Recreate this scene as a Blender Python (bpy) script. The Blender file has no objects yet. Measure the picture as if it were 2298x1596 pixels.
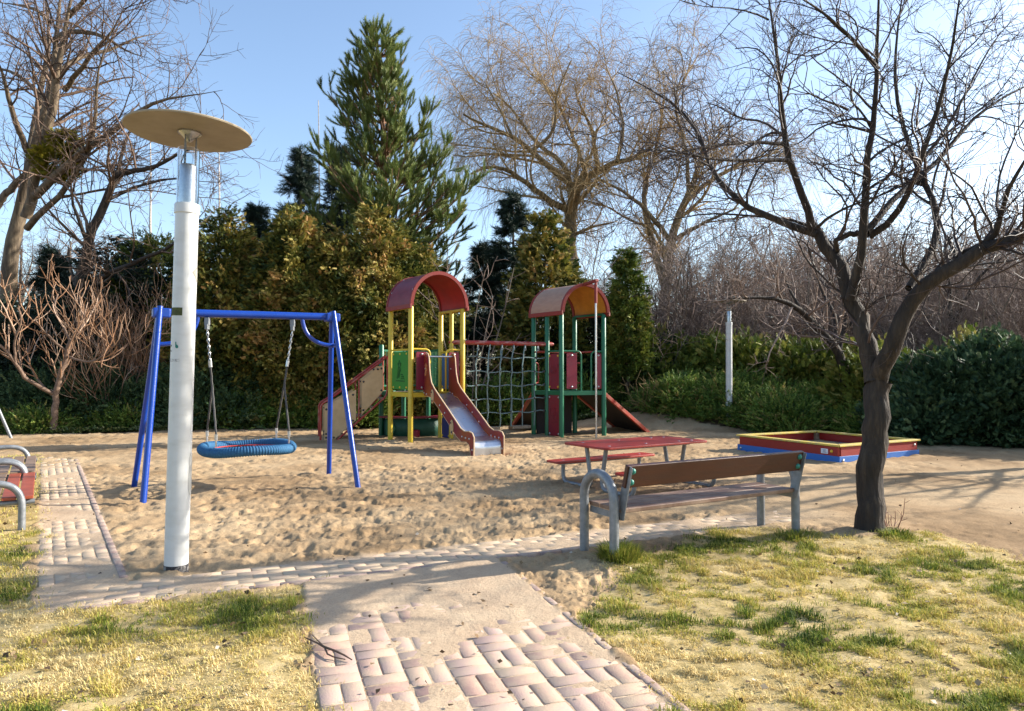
import bpy, math, random
import numpy as np
from mathutils import Vector, Matrix
random.seed(7)
RS = np.random.RandomState
PI = math.pi
S = bpy.context.scene
COL = S.collection
# ---------------------------------------------------------------- camera frame (used to measure the place)
EYE, FPX, TILT = 1.5, 1532.0, math.atan(42 / 1532)
def ray(u, v):
    a, b, c = (u - 1149) / FPX, -(v - 798) / FPX, 1.0
    return Vector((a, c * math.cos(TILT) - b * math.sin(TILT), c * math.sin(TILT) + b * math.cos(TILT)))
def G(u, v, z=0.0):
    d = ray(u, v); t = (z - EYE) / d.z
    return Vector((d.x * t, d.y * t, z))
def at(u, v, Y):
    d = ray(u, v); t = Y / d.y
    return Vector((d.x * t, Y, EYE + d.z * t))
def V(*a): return Vector(a)
# ---------------------------------------------------------------- noise
def _h(ix, iy, s):
    n = (ix * 374761393 + iy * 668265263 + s * 1442695041) & 0xffffffff
    n = ((n ^ (n >> 13)) * 1274126177) & 0xffffffff
    n = ((n ^ (n >> 15)) * 2246822519) & 0xffffffff
    return ((n ^ (n >> 16)) & 0xffff) / 65535.0
def vnoise(x, y, s=0):
    ix = np.floor(x).astype(np.int64); iy = np.floor(y).astype(np.int64)
    fx = x - ix; fy = y - iy
    fx = fx * fx * (3 - 2 * fx); fy = fy * fy * (3 - 2 * fy)
    a = _h(ix, iy, s); b = _h(ix + 1, iy, s); c = _h(ix, iy + 1, s); d = _h(ix + 1, iy + 1, s)
    return (a + (b - a) * fx) * (1 - fy) + (c + (d - c) * fx) * fy
def fbm(x, y, s=0, o=4):
    r = 0; a = .5; t = 0
    for i in range(o):
        r = r + a * vnoise(x * 2 ** i + 13.7 * i, y * 2 ** i - 7.1 * i, s + i); t += a; a *= .5
    return r / t
def worley(x, y, s=0):
    ix = np.floor(x).astype(np.int64); iy = np.floor(y).astype(np.int64)
    best = np.full(x.shape, 9.0)
    for dx in (-1, 0, 1):
        for dy in (-1, 0, 1):
            cx = ix + dx; cy = iy + dy
            px = cx + _h(cx, cy, s); py = cy + _h(cx, cy, s + 17)
            best = np.minimum(best, (px - x) ** 2 + (py - y) ** 2)
    return np.sqrt(best)
def sstep(a, b, x):
    t = np.clip((x - a) / (b - a), 0, 1); return t * t * (3 - 2 * t)
# ---------------------------------------------------------------- materials
def mat(name, col, col2=None, scale=8.0, rough=.5, metal=0.0, bump=0.0, bscale=40.0, contrast=(.35, .65), stretch=(1, 1, 1),
        col3=None, spec=.5, coat=0.0, detail=5.0):
    m = bpy.data.materials.new(name); m.use_nodes = True
    nt = m.node_tree; n = nt.nodes; L = nt.links; b = n['Principled BSDF']
    b.inputs['Roughness'].default_value = rough; b.inputs['Metallic'].default_value = metal
    b.inputs['Specular IOR Level'].default_value = spec
    b.inputs['Coat Weight'].default_value = coat
    b.inputs['Base Color'].default_value = (*col, 1)
    tc = n.new('ShaderNodeTexCoord'); mp = n.new('ShaderNodeMapping'); mp.inputs['Scale'].default_value = stretch
    L.new(tc.outputs['Object'], mp.inputs['Vector'])
    if col2:
        nz = n.new('ShaderNodeTexNoise'); nz.inputs['Scale'].default_value = scale; nz.inputs['Detail'].default_value = detail
        nz.inputs['Roughness'].default_value = .65
        L.new(mp.outputs['Vector'], nz.inputs['Vector'])
        cr = n.new('ShaderNodeValToRGB'); e = cr.color_ramp.elements
        e[0].position, e[1].position = contrast; e[0].color = (*col, 1); e[1].color = (*col2, 1)
        if col3:
            k = e.new((contrast[0] + contrast[1]) / 2); k.color = (*col3, 1)
        L.new(nz.outputs['Fac'], cr.inputs['Fac']); L.new(cr.outputs['Color'], b.inputs['Base Color'])
        rr = n.new('ShaderNodeMapRange'); rr.inputs['To Min'].default_value = max(.05, rough - .12); rr.inputs['To Max'].default_value = min(1, rough + .12)
        L.new(nz.outputs['Fac'], rr.inputs['Value']); L.new(rr.outputs['Result'], b.inputs['Roughness'])
    if bump:
        nb = n.new('ShaderNodeTexNoise'); nb.inputs['Scale'].default_value = bscale; nb.inputs['Detail'].default_value = 6
        L.new(mp.outputs['Vector'], nb.inputs['Vector'])
        bp = n.new('ShaderNodeBump'); bp.inputs['Strength'].default_value = 1; bp.inputs['Distance'].default_value = bump
        L.new(nb.outputs['Fac'], bp.inputs['Height']); L.new(bp.outputs['Normal'], b.inputs['Normal'])
    return m
def paint(name, col, worn=None, rough=.38, amt=.62):
    w = worn or tuple(min(1, c * .55 + .05) for c in col)
    return mat(name, col, w, scale=7, rough=rough, bump=.0015, bscale=60, contrast=(amt - .12, amt + .14), detail=9)
def tintmat(name, cols, rough=.7, trans=.25, spec=.2):
    m = bpy.data.materials.new(name); m.use_nodes = True
    nt = m.node_tree; n = nt.nodes; L = nt.links; b = n['Principled BSDF']
    at_ = n.new('ShaderNodeAttribute'); at_.attribute_name = 'tint'
    cr = n.new('ShaderNodeValToRGB'); e = cr.color_ramp.elements
    while len(e) > 1: e.remove(e[-1])
    e[0].position = cols[0][0]; e[0].color = (*cols[0][1], 1)
    for p, c in cols[1:]:
        k = e.new(p); k.color = (*c, 1)
    L.new(at_.outputs['Fac'], cr.inputs['Fac']); L.new(cr.outputs['Color'], b.inputs['Base Color'])
    b.inputs['Roughness'].default_value = rough; b.inputs['Specular IOR Level'].default_value = spec
    if trans:
        t = n.new('ShaderNodeBsdfTranslucent'); L.new(cr.outputs['Color'], t.inputs['Color'])
        mx = n.new('ShaderNodeMixShader'); mx.inputs['Fac'].default_value = trans
        L.new(b.outputs['BSDF'], mx.inputs[1]); L.new(t.outputs['BSDF'], mx.inputs[2])
        L.new(mx.outputs['Shader'], n['Material Output'].inputs['Surface'])
    return m
# ---------------------------------------------------------------- objects
ORG = {}
def tag(o, label=None, cat=None, group=None, kind=None):
    if label: o['label'] = label
    if cat: o['category'] = cat
    if group: o['group'] = group
    if kind: o['kind'] = kind
    return o
def thing(name, label, cat, loc=(0, 0, 0), group=None):
    o = bpy.data.objects.new(name, None); COL.objects.link(o); o.location = loc; o.empty_display_size = .2
    ORG[o] = Vector(loc)
    return tag(o, label, cat, group)
def link(name, me, m, parent=None, loc=None):
    o = bpy.data.objects.new(name, me); COL.objects.link(o)
    if m: me.materials.append(m)
    if parent is not None:
        o.parent = parent; ORG[o] = ORG[parent]
    else:
        ORG[o] = Vector(loc or (0, 0, 0)); o.location = ORG[o]
    return o
def copy_tree(o, parent=None):
    c = o.copy(); COL.objects.link(c); c.parent = parent
    ORG[c] = ORG[o]
    for ch in list(o.children): copy_tree(ch, c)
    return c
def split_build(mb, name, m, parent):
    adj = list(range(len(mb.v)))
    def find(i):
        while adj[i] != i: adj[i] = adj[adj[i]]; i = adj[i]
        return i
    for f in mb.f:
        for q in f[1:]: adj[find(q)] = find(f[0])
    isl = {}
    for f in mb.f: isl.setdefault(find(f[0]), []).append(f)
    for fs in isl.values():
        ids = sorted({q for f in fs for q in f}); mp = {q: i for i, q in enumerate(ids)}
        k = MB(); k.v = [mb.v[q] for q in ids]; k.f = [tuple(mp[q] for q in f) for f in fs]; k.build(name, m, parent)
class MB:
    def __init__(s): s.v = []; s.f = []
    def add(s, vs, fs):
        b = len(s.v); s.v += [Vector(p) for p in vs]; s.f += [tuple(b + i for i in q) for q in fs]; return s
    def box(s, c, sz, R=None):
        c = Vector(c); x, y, z = (k / 2 for k in sz)
        vs = [Vector((i * x, j * y, k * z)) for k in (-1, 1) for j in (-1, 1) for i in (-1, 1)]
        if R is not None: vs = [R @ p for p in vs]
        return s.add([c + p for p in vs], [(0, 2, 3, 1), (4, 5, 7, 6), (0, 1, 5, 4), (2, 6, 7, 3), (0, 4, 6, 2), (1, 3, 7, 5)])
    def bar(s, a, b, w, h, up=(0, 0, 1)):
        a, b = Vector(a), Vector(b); d = (b - a); n = d.normalized(); sx = n.cross(Vector(up)).normalized(); u = sx.cross(n)
        R = Matrix((n, sx, u)).transposed()
        return s.box((a + b) / 2, (d.length, w, h), R)
    def tube(s, pts, r, n=12, cap=True):
        pts = [Vector(p) for p in pts]; K = len(pts); rs = r if isinstance(r, (list, tuple)) else [r] * K
        ref = None; vs = []
        for i, p in enumerate(pts):
            t = (pts[min(i + 1, K - 1)] - pts[max(i - 1, 0)]).normalized()
            if ref is None:
                ref = Vector((0, 0, 1)) if abs(t.z) < .9 else Vector((1, 0, 0))
            ref = (ref - t * ref.dot(t)).normalized(); q = t.cross(ref)
            for k in range(n):
                a = 2 * PI * k / n; vs.append(p + (ref * math.cos(a) + q * math.sin(a)) * rs[i])
        fs = [(i * n + k, i * n + (k + 1) % n, (i + 1) * n + (k + 1) % n, (i + 1) * n + k) for i in range(K - 1) for k in range(n)]
        if cap: fs += [tuple(range(n - 1, -1, -1)), tuple((K - 1) * n + k for k in range(n))]
        return s.add(vs, fs)
    def loop(s, pts, r, n=10):
        K = len(pts); pts = [Vector(p) for p in pts]; vs = []; ref = None
        for i, p in enumerate(pts):
            t = (pts[(i + 1) % K] - pts[i - 1]).normalized()
            if ref is None: ref = Vector((0, 0, 1)) if abs(t.z) < .9 else Vector((1, 0, 0))
            ref = (ref - t * ref.dot(t)).normalized(); q = t.cross(ref)
            for k in range(n):
                a = 2 * PI * k / n; vs.append(p + (ref * math.cos(a) + q * math.sin(a)) * r)
        return s.add(vs, [(i * n + k, i * n + (k + 1) % n, ((i + 1) % K) * n + (k + 1) % n, ((i + 1) % K) * n + k) for i in range(K) for k in range(n)])
    def lathe(s, prof, c=(0, 0, 0), n=24):
        c = Vector(c); vs = [c + Vector((r * math.cos(2 * PI * k / n), r * math.sin(2 * PI * k / n), z)) for r, z in prof for k in range(n)]
        return s.add(vs, [(i * n + k, i * n + (k + 1) % n, (i + 1) * n + (k + 1) % n, (i + 1) * n + k) for i in range(len(prof) - 1) for k in range(n)])
    def prism(s, poly, t):
        t = Vector(t); poly = [Vector(p) for p in poly]; n = len(poly)
        nn = Vector((0, 0, 0))
        for i in range(n): nn += poly[i].cross(poly[(i + 1) % n])
        if nn.dot(t) > 0: poly = poly[::-1]
        fs = [tuple(range(n)), tuple(range(2 * n - 1, n - 1, -1))] + [(i, n + i, n + (i + 1) % n, (i + 1) % n) for i in range(n)]
        return s.add(poly + [p + t for p in poly], fs)
    def dome(s, c, nrm, r, n=10, flat=.7):
        c = Vector(c); nrm = Vector(nrm).normalized(); a = nrm.orthogonal().normalized(); b = nrm.cross(a)
        vs = []
        for j in range(4):
            e = j / 4 * PI / 2
            for k in range(n):
                g = 2 * PI * k / n; vs.append(c + (a * math.cos(g) + b * math.sin(g)) * r * math.cos(e) + nrm * r * flat * math.sin(e))
        vs.append(c + nrm * r * flat)
        fs = [(j * n + k, j * n + (k + 1) % n, (j + 1) * n + (k + 1) % n, (j + 1) * n + k) for j in range(3) for k in range(n)]
        fs += [(3 * n + k, 3 * n + (k + 1) % n, 4 * n) for k in range(n)]
        return s.add(vs, fs)
    def build(s, name, m, parent=None, bevel=0.0, seg=2, loc=None, ang=35):
        org = ORG[parent] if parent is not None else Vector(loc or (0, 0, 0))
        me = bpy.data.meshes.new(name); me.from_pydata([p - org for p in s.v], [], s.f)
        me.polygons.foreach_set('use_smooth', [True] * len(me.polygons)); me.set_sharp_from_angle(angle=math.radians(ang)); me.update()
        o = link(name, me, m, parent, org)
        if bevel:
            b = o.modifiers.new('edge', 'BEVEL'); b.width = bevel; b.segments = seg; b.limit_method = 'ANGLE'; b.angle_limit = math.radians(40); b.harden_normals = True
        return o
def arc(c, a, b, r, t0, t1, n=10):
    c, a, b = Vector(c), Vector(a).normalized(), Vector(b).normalized()
    return [c + (a * math.cos(t0 + (t1 - t0) * i / n) + b * math.sin(t0 + (t1 - t0) * i / n)) * r for i in range(n + 1)]
def bend(pts, r, n=5):
    pts = [Vector(p) for p in pts]; out = [pts[0]]
    for i in range(1, len(pts) - 1):
        p, a, b = pts[i], pts[i - 1], pts[i + 1]
        da = (a - p); db = (b - p); rr = min(r, da.length * .49, db.length * .49)
        s0 = p + da.normalized() * rr; s1 = p + db.normalized() * rr
        out += [s0 * (1 - t) ** 2 + p * 2 * t * (1 - t) + s1 * t * t for t in [k / n for k in range(n + 1)]]
    return out + [pts[-1]]
# ---------------------------------------------------------------- fast numpy meshes
def np_mesh(name, verts, faces_by_n, tint=None, smooth=False):
    me = bpy.data.meshes.new(name)
    nv = len(verts); me.vertices.add(nv); me.vertices.foreach_set('co', np.ascontiguousarray(verts, dtype=np.float32).ravel())
    loops = []; starts = []; tot = 0
    for f in faces_by_n:
        if len(f) == 0: continue
        n = f.shape[1]; loops.append(f.ravel()); starts.append(tot + np.arange(len(f)) * n); tot += f.size
    loops = np.concatenate(loops).astype(np.int32); starts = np.concatenate(starts).astype(np.int32)
    me.loops.add(len(loops)); me.loops.foreach_set('vertex_index', loops)
    me.polygons.add(len(starts)); me.polygons.foreach_set('loop_start', starts)
    me.update(calc_edges=True); 
    if smooth: me.polygons.foreach_set('use_smooth', np.ones(len(starts), dtype=bool))
    if tint is not None:
        a = me.attributes.new('tint', 'FLOAT', 'POINT'); a.data.foreach_set('value', np.ascontiguousarray(tint, dtype=np.float32))
    return me
def nrm(a): return a / np.maximum(np.linalg.norm(a, axis=-1, keepdims=True), 1e-9)
def perp(d):
    ref = np.where(np.abs(d[..., 2:3]) < .9, np.array([0, 0, 1.0]), np.array([1.0, 0, 0]))
    return nrm(np.cross(d, ref))
def tubes(groups, name):
    """groups: list of (P (N,K,3), R (N,K), sides) -> mesh"""
    VS = []; FS = []; TI = []; base = 0
    for P, R, n in groups:
        N, K = P.shape[:2]
        if N == 0: continue
        T = np.empty_like(P); T[:, 1:-1] = P[:, 2:] - P[:, :-2]; T[:, 0] = P[:, 1] - P[:, 0]; T[:, -1] = P[:, -1] - P[:, -2]
        T = nrm(T); ref = perp(nrm(P[:, -1] - P[:, 0] + 1e-6))[:, None, :]
        A = nrm(ref - (ref * T).sum(-1, keepdims=True) * T); B = np.cross(T, A)
        g = 2 * PI * np.arange(n) / n
        ring = P[:, :, None] + (A[:, :, None] * np.cos(g)[:, None] + B[:, :, None] * np.sin(g)[:, None]) * R[:, :, None, None]
        VS.append(ring.reshape(-1, 3))
        i = np.arange(N)[:, None, None] * K * n; k = np.arange(K - 1)[None, :, None] * n; s = np.arange(n)[None, None, :]; s2 = (s + 1) % n
        FS.append((base + np.stack([i + k + s, i + k + s2, i + k + n + s2, i + k + n + s], -1)).reshape(-1, 4))
        TI.append(np.repeat(RS(N).rand(N), K * n)); base += N * K * n
    return np_mesh(name, np.concatenate(VS), [np.concatenate(FS)], np.concatenate(TI), True)
def resample(pts, K):
    p = np.array([list(q) for q in pts], float); d = np.r_[0, np.cumsum(np.linalg.norm(np.diff(p, axis=0), axis=1))]
    t = np.linspace(0, d[-1], K); q = np.stack([np.interp(t, d, p[:, i]) for i in range(3)], 1)
    for _ in range(2): q[1:-1] = q[1:-1] * .5 + (q[2:] + q[:-2]) * .25
    return q
def grow(P, R, sp, seed):
    r = RS(seed); N, K = P.shape[:2]
    Ls = np.linalg.norm(np.diff(P, axis=1), axis=-1).sum(1)
    cnt = np.floor(Ls * sp['dens'] * (sp['t'][1] - sp['t'][0]) + r.rand(N)).astype(int)
    idx = np.repeat(np.arange(N), cnt); M = len(idx)
    t = r.uniform(*sp['t'], M); f = t * (K - 1); i0 = np.minimum(f.astype(int), K - 2); w = (f - i0)[:, None]
    a, b = P[idx, i0], P[idx, i0 + 1]; p = a + (b - a) * w; rad = R[idx, i0] * (1 - w[:, 0]) + R[idx, i0 + 1] * w[:, 0]
    T = nrm(b - a); n1 = perp(T); n2 = np.cross(T, n1)
    ang = np.radians(r.uniform(*sp['ang'], M))[:, None]; ph = r.uniform(0, 2 * PI, M)[:, None]
    d = T * np.cos(ang) + (n1 * np.cos(ph) + n2 * np.sin(ph)) * np.sin(ang)
    d[:, 2] += sp.get('lift', 0); d = nrm(d)
    ln = r.uniform(*sp['len'], M) * (1 - sp.get('short', .4) * t)
    Kc = sp['K']; step = (ln / (Kc - 1))[:, None]; Q = np.empty((M, Kc, 3)); Q[:, 0] = p
    wig = sp['wig']; up = sp['up']; drift = r.randn(M, 3) * wig * .5
    for k in range(1, Kc):
        d = d + r.randn(M, 3) * wig + drift; d[:, 2] += up; d = nrm(d)
        Q[:, k] = Q[:, k - 1] + d * step
    r0 = np.clip(rad * sp['r'], sp['rmin'], sp.get('rmax', 9))
    taper = np.linspace(1, sp.get('tip', .45), Kc)
    return Q, r0[:, None] * taper
def bare_tree(name, label, cat, base, guides, levels, bark, twig, seed, group=None, trunkK=14, trunklev=1, sides=(10, 5, 4, 3, 3), skip=0, taper=False):
    root = thing(name, label, cat, base, group); o = np.array(base)
    P = np.stack([resample(g[0], trunkK) for g in guides]); R = np.stack([np.linspace(g[1], g[2], trunkK) for g in guides])
    for i, g in enumerate(guides):
        if len(g) > 3: R[i] *= 1 + g[3] * np.exp(-np.linspace(0, 1, trunkK) * 14)
    R = R * np.where(np.arange(trunkK) > trunkK * .55, 1 - .75 * np.clip((np.arange(trunkK) / (trunkK - 1) - .55) / .45, 0, 1) ** 1.5, 1)[None] if taper else R
    r = RS(seed); jit = r.randn(*P.shape) * (R[..., None] * .18); jit[:, 0] = 0; P = P + jit
    gs = [(P, R, sides[0])]; tg = []
    for li, sp in enumerate(levels):
        P, R = grow(P[skip:] if li == 0 else P, R[skip:] if li == 0 else R, sp, seed * 31 + li)
        (gs if li + 1 < trunklev else tg).append((P, R, sides[min(li + 1, len(sides) - 1)]))
    link('trunk', tubes([(p - o, q, n) for p, q, n in gs], 'trunk'), bark, root)
    if tg: link('crown', tubes([(p - o, q, n) for p, q, n in tg], 'crown'), twig, root)
    return root
def sprays(pos, out, tmpl, faces, scale, tint, seed, flat=None):
    """tmpl (m,3) with x along `out`; returns verts, faces, tint"""
    r = RS(seed); N = len(pos); X = nrm(out)
    Y0 = nrm(r.randn(N, 3)) if flat is None else nrm(flat + r.randn(N, 3) * .35)
    Y = nrm(Y0 - (Y0 * X).sum(1, keepdims=True) * X); Z = np.cross(X, Y)
    v = pos[:, None] + scale[:, None, None] * (tmpl[None, :, 0:1] * X[:, None] + tmpl[None, :, 1:2] * Y[:, None] + tmpl[None, :, 2:3] * Z[:, None])
    m = len(tmpl); fs = [(np.arange(N)[:, None, None] * m + f[None]).reshape(-1, f.shape[1]) for f in faces]
    return v.reshape(-1, 3), fs, np.repeat(tint, m)
def frond(n=7, wide=.42, leaf=.09, curl=.12, seed=1):
    r = RS(seed); vs = []; q = []
    def leaflet(a, d, l, w):
        s = np.array([-d[1], d[0], 0]); b = len(vs)
        vs.extend([a, a + d * l * .5 + s * w + [0, 0, r.uniform(-.5, .5) * curl], a + d * l + [0, 0, r.uniform(-1, .4) * curl], a + d * l * .5 - s * w])
        q.append([b, b + 1, b + 2, b + 3])
    for i in range(n):
        t = i / n
        for sd in (-1, 1):
            an = sd * r.uniform(.45, .8); l = wide * (1 - .55 * t) * r.uniform(.75, 1.15)
            leaflet(np.array([t * .8, 0, curl * (t - .5) ** 2]), np.array([math.cos(an), math.sin(an), 0]), l, leaf * .5)
    leaflet(np.array([0, 0, 0.]), np.array([1.0, 0, 0]), 1.0, leaf * .45)
    return np.array(vs), [np.array(q)]
def brush(n=22, ln=.5, w=.03, seed=3):
    r = RS(seed); vs = []; f = []
    for i in range(n):
        t = i / n; ph = i * 2.4 + r.rand(); tilt = r.uniform(.5, .95)
        d = np.array([math.cos(tilt), math.sin(tilt) * math.cos(ph), math.sin(tilt) * math.sin(ph)]); s = np.array([0, -math.sin(ph), math.cos(ph)])
        a = np.array([t, 0, 0]); b = len(vs); vs += [a - s * w, a + s * w, a + d * ln * r.uniform(.8, 1.1)]; f.append([b, b + 1, b + 2])
    return np.array(vs), [np.array(f)]
FROND = frond(6, .42, .11); PLUME = frond(9, .26, .075, .2, 5); BRUSH = brush(); NEEDLE = brush(16, .4, .035, 9)
LEAF = (np.array([[0, 0, 0], [.45, .38, .08], [1, 0, -.06], [.45, -.38, .08]]), [np.array([[0, 1, 2, 3]])])
# ================================================================ light, sky, camera
AZ, EL = math.radians(14), math.radians(25.5)         # toward the sun, azimuth measured from +X
SUN = Vector((math.cos(AZ) * math.cos(EL), math.sin(AZ) * math.cos(EL), math.sin(EL)))
w = bpy.data.worlds.new('World'); S.world = w; w.use_nodes = True
nt = w.node_tree; bg = nt.nodes['Background']; sky = nt.nodes.new('ShaderNodeTexSky'); sky.sky_type = 'NISHITA'
sky.sun_disc = False; sky.sun_elevation = EL; sky.sun_rotation = math.atan2(SUN.x, SUN.y)
sky.air_density = 1.0; sky.dust_density = 1.3; sky.ozone_density = 1.6; sky.altitude = 100
nt.links.new(sky.outputs['Color'], bg.inputs['Color']); bg.inputs['Strength'].default_value = .14
sl = bpy.data.lights.new('sun', 'SUN'); sl.energy = 5.0; sl.angle = math.radians(.55); sl.color = (1, .93, .82)
so = bpy.data.objects.new('sun', sl); COL.objects.link(so); so.rotation_euler = (-SUN).to_track_quat('-Z', 'Y').to_euler()
so.location = (20, 5, 15)
cd = bpy.data.cameras.new('camera'); cam = bpy.data.objects.new('camera', cd); COL.objects.link(cam); S.camera = cam
cd.sensor_width = 36; cd.lens = 36 * FPX / 2298; cd.clip_end = 2000; cd.clip_start = .05
cam.location = (0, 0, EYE); cam.rotation_euler = (PI / 2 + TILT, 0, 0)
vs = S.view_settings; vs.view_transform = 'Standard'; vs.look = 'None'; vs.exposure = 1.12; vs.gamma = 1
S.cycles.max_bounces = 6; S.cycles.transparent_max_bounces = 12; S.cycles.caustics_reflective = False; S.cycles.caustics_refractive = False
# ================================================================ ground
def pip(poly, x, y):
    r = np.zeros(x.shape, bool); n = len(poly)
    for i in range(n):
        x0, y0 = poly[i]; x1, y1 = poly[(i + 1) % n]
        if y0 == y1: continue
        c = ((y0 > y) != (y1 > y)) & (x < (x1 - x0) * (y - y0) / (y1 - y0) + x0); r ^= c
    return r
def gp(*uv): return [tuple(G(u, v)[:2]) for u, v in uv]
MAIN_D, MAIN_N = (-.33, .944), (.944, .33)
CR_D, CR_N = (.91, .4147), (-.4147, .91)
LF_D, LF_N = (-.567, .824), (.824, .567)
def lawn_w(x, y):
    m = x * MAIN_N[0] + y * MAIN_N[1]; q = x * CR_N[0] + y * CR_N[1]; wl = x * LF_N[0] + y * LF_N[1]
    jx = (fbm(x * 2.2, y * 2.2, 5, 3) - .5); jy = (fbm(x * 2.2, y * 2.2, 9, 3) - .5)
    X = x + jx * .5; Y = y + jy * .5
    m = X * MAIN_N[0] + Y * MAIN_N[1]; q = X * CR_N[0] + Y * CR_N[1]
    a = (m < .2) & (q < 5.1)
    wl = X * LF_N[0] + Y * LF_N[1] ; tl = X * LF_D[0] + Y * LF_D[1]
    b = (wl < .0) & (tl > 5) & (tl < 15.5)
    rp = RIGHT_LAWN
    c = pip(rp, X, Y)
    return (a | b | c).astype(float)
RIGHT_LAWN = gp((1372, 1262), (1500, 1222), (1640, 1196), (1800, 1200), (1950, 1212), (2060, 1200), (2200, 1238), (2298, 1262), (2500, 1300)) + [(8, 2), (3, .5), (1.1, .5)] + gp((1500, 1640), (1420, 1500), (1330, 1420), (1290, 1350), (1370, 1320))
HEDGE = [(-30, 16.2), (-11.6, 17.0), (-7.5, 18.6), (-4.0, 19.0), (1.0, 20.0), (3.6, 19.6), (6.0, 18.0), (8.6, 16.2), (9.0, 14.4), (12.0, 13.0), (30, 11.0)]
def hedge_y(x): return np.interp(x, [p[0] for p in HEDGE], [p[1] for p in HEDGE])
SANDBOX = [(4.41, 13.5), (5.45, 11.39), (7.46, 12.49), (6.42, 14.47)]
def zbase(x, y):
    z = .42 * sstep(17.6, 19.6, y) * sstep(.5, 4.0, x) * (1 - .75 * sstep(6, 9, x))
    z = z + .05 * np.exp(-((x - 3.35) ** 2 + (y - 6.35) ** 2) / .5) + .05 * np.exp(-((x - .8) ** 2 + (y - 5.45) ** 2) / .12)
    return z
def gz(x, y): return float(zbase(np.array([float(x)]), np.array([float(y)]))[0])
U = np.linspace(-1, 1, 1050); ROW = np.exp(np.linspace(math.log(1.3), math.log(75), 720))
uu, yy = np.meshgrid(U, ROW); xx = (.75 * uu + 1.1 * uu ** 3) * (yy + .8)
lw = lawn_w(xx, yy); bed = (yy > hedge_y(xx) + (fbm(xx * 1.5, yy * 1.5, 3, 3) - .5) * .9).astype(float)
mw = xx * MAIN_N[0] + yy * MAIN_N[1]; qq = xx * CR_N[0] + yy * CR_N[1]; ww = xx * LF_N[0] + yy * LF_N[1]; tt = xx * LF_D[0] + yy * LF_D[1]; ss = xx * CR_D[0] + yy * CR_D[1]
e = .025
pm_main = sstep(.21 - e, .21 + e, mw) * sstep(1.72 + e, 1.72 - e, mw) * (qq < 5.149)
pm_cr = sstep(5.12 - e, 5.12 + e, qq) * sstep(5.65 + .04, 5.65 - .04, qq) * (ww > -.02) * sstep(6.4, 4.6, ss)
pm_lf = sstep(-e, e, ww) * sstep(.545 + e, .545 - e, ww) * (qq > 5.6) * sstep(14.2, 12.5, tt)
pm = np.maximum(np.maximum(pm_main, pm_cr), pm_lf)
fine = fbm(xx * 9, yy * 9, 21, 4) - .5; med = fbm(xx * 2.3, yy * 2.3, 31, 4) - .5; big = fbm(xx * .5, yy * .5, 41, 3) - .5
wx = xx + fine * .16 + med * .1; wy = yy + med * .14 + fine * .08
d1 = worley(wx * 3.1, wy * 3.6, 4); d2 = worley(wx * 7.5, wy * 8.5, 8); tr = sstep(-.1, .14, big * .8 + .6 * med)
sand = .035 * med + .022 * fine + .02 * (fbm(xx * 20, yy * 26, 23, 3) - .5) * (.3 + .7 * tr) - .022 * sstep(.46, .22, d1 + fine * .9) * (.1 + .9 * tr) - .011 * sstep(.42, .2, d2 + fine * .9) * (.25 + .75 * tr) + .022
smooth_right = sstep(2.0, 4.5, xx) * sstep(10.2, 8.6, yy)
sand = sand * (1 - .6 * smooth_right)
lawnz = .05 * med + .02 * fine + .005
cover = np.where(pm_main > .5, -.0012 + .012 * (fbm(xx * 1.3, yy * 1.3, 77, 3) - .5) + .01 * sstep(3.4, 5.2, yy), -.0008)
pathz = .012 + cover + .010 * fine + .014 * med
zz = zbase(xx, yy) + np.where(lw > .5, lawnz, sand)
zz = zz * (1 - pm) + pathz * pm
inb = pip([(5.935 + (p[0] - 5.935) * .93, 12.94 + (p[1] - 12.94) * .93) for p in SANDBOX], xx, yy); zz = np.where(inb, .13 + .05 * med + .03 * fine, zz)
zz += .015 * np.exp(-(np.minimum(np.abs((xx - 5.45) * .47 + (yy - 11.39) * -.88), 9) / .25) ** 2) * (xx > 5.3) * (xx < 7.6) * (yy < 12.7) * (yy > 11) * (~inb) * (.3 + 1.4 * (fine + .5))
zz = np.where(bed > .5, zbase(xx, yy) + .05 * med, zz)
nr, nc = xx.shape; i = (np.arange(nr - 1)[:, None] * nc + np.arange(nc - 1)[None]).ravel()
me = np_mesh('ground', np.stack([xx, yy, zz], -1).reshape(-1, 3), [np.stack([i, i + 1, i + nc + 1, i + nc], -1)], None, True)
for nme, arr in (('lawn', lw), ('bed', bed), ('path', pm)):
    a = me.attributes.new(nme, 'FLOAT', 'POINT'); a.data.foreach_set('value', arr.astype(np.float32).ravel())
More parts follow.
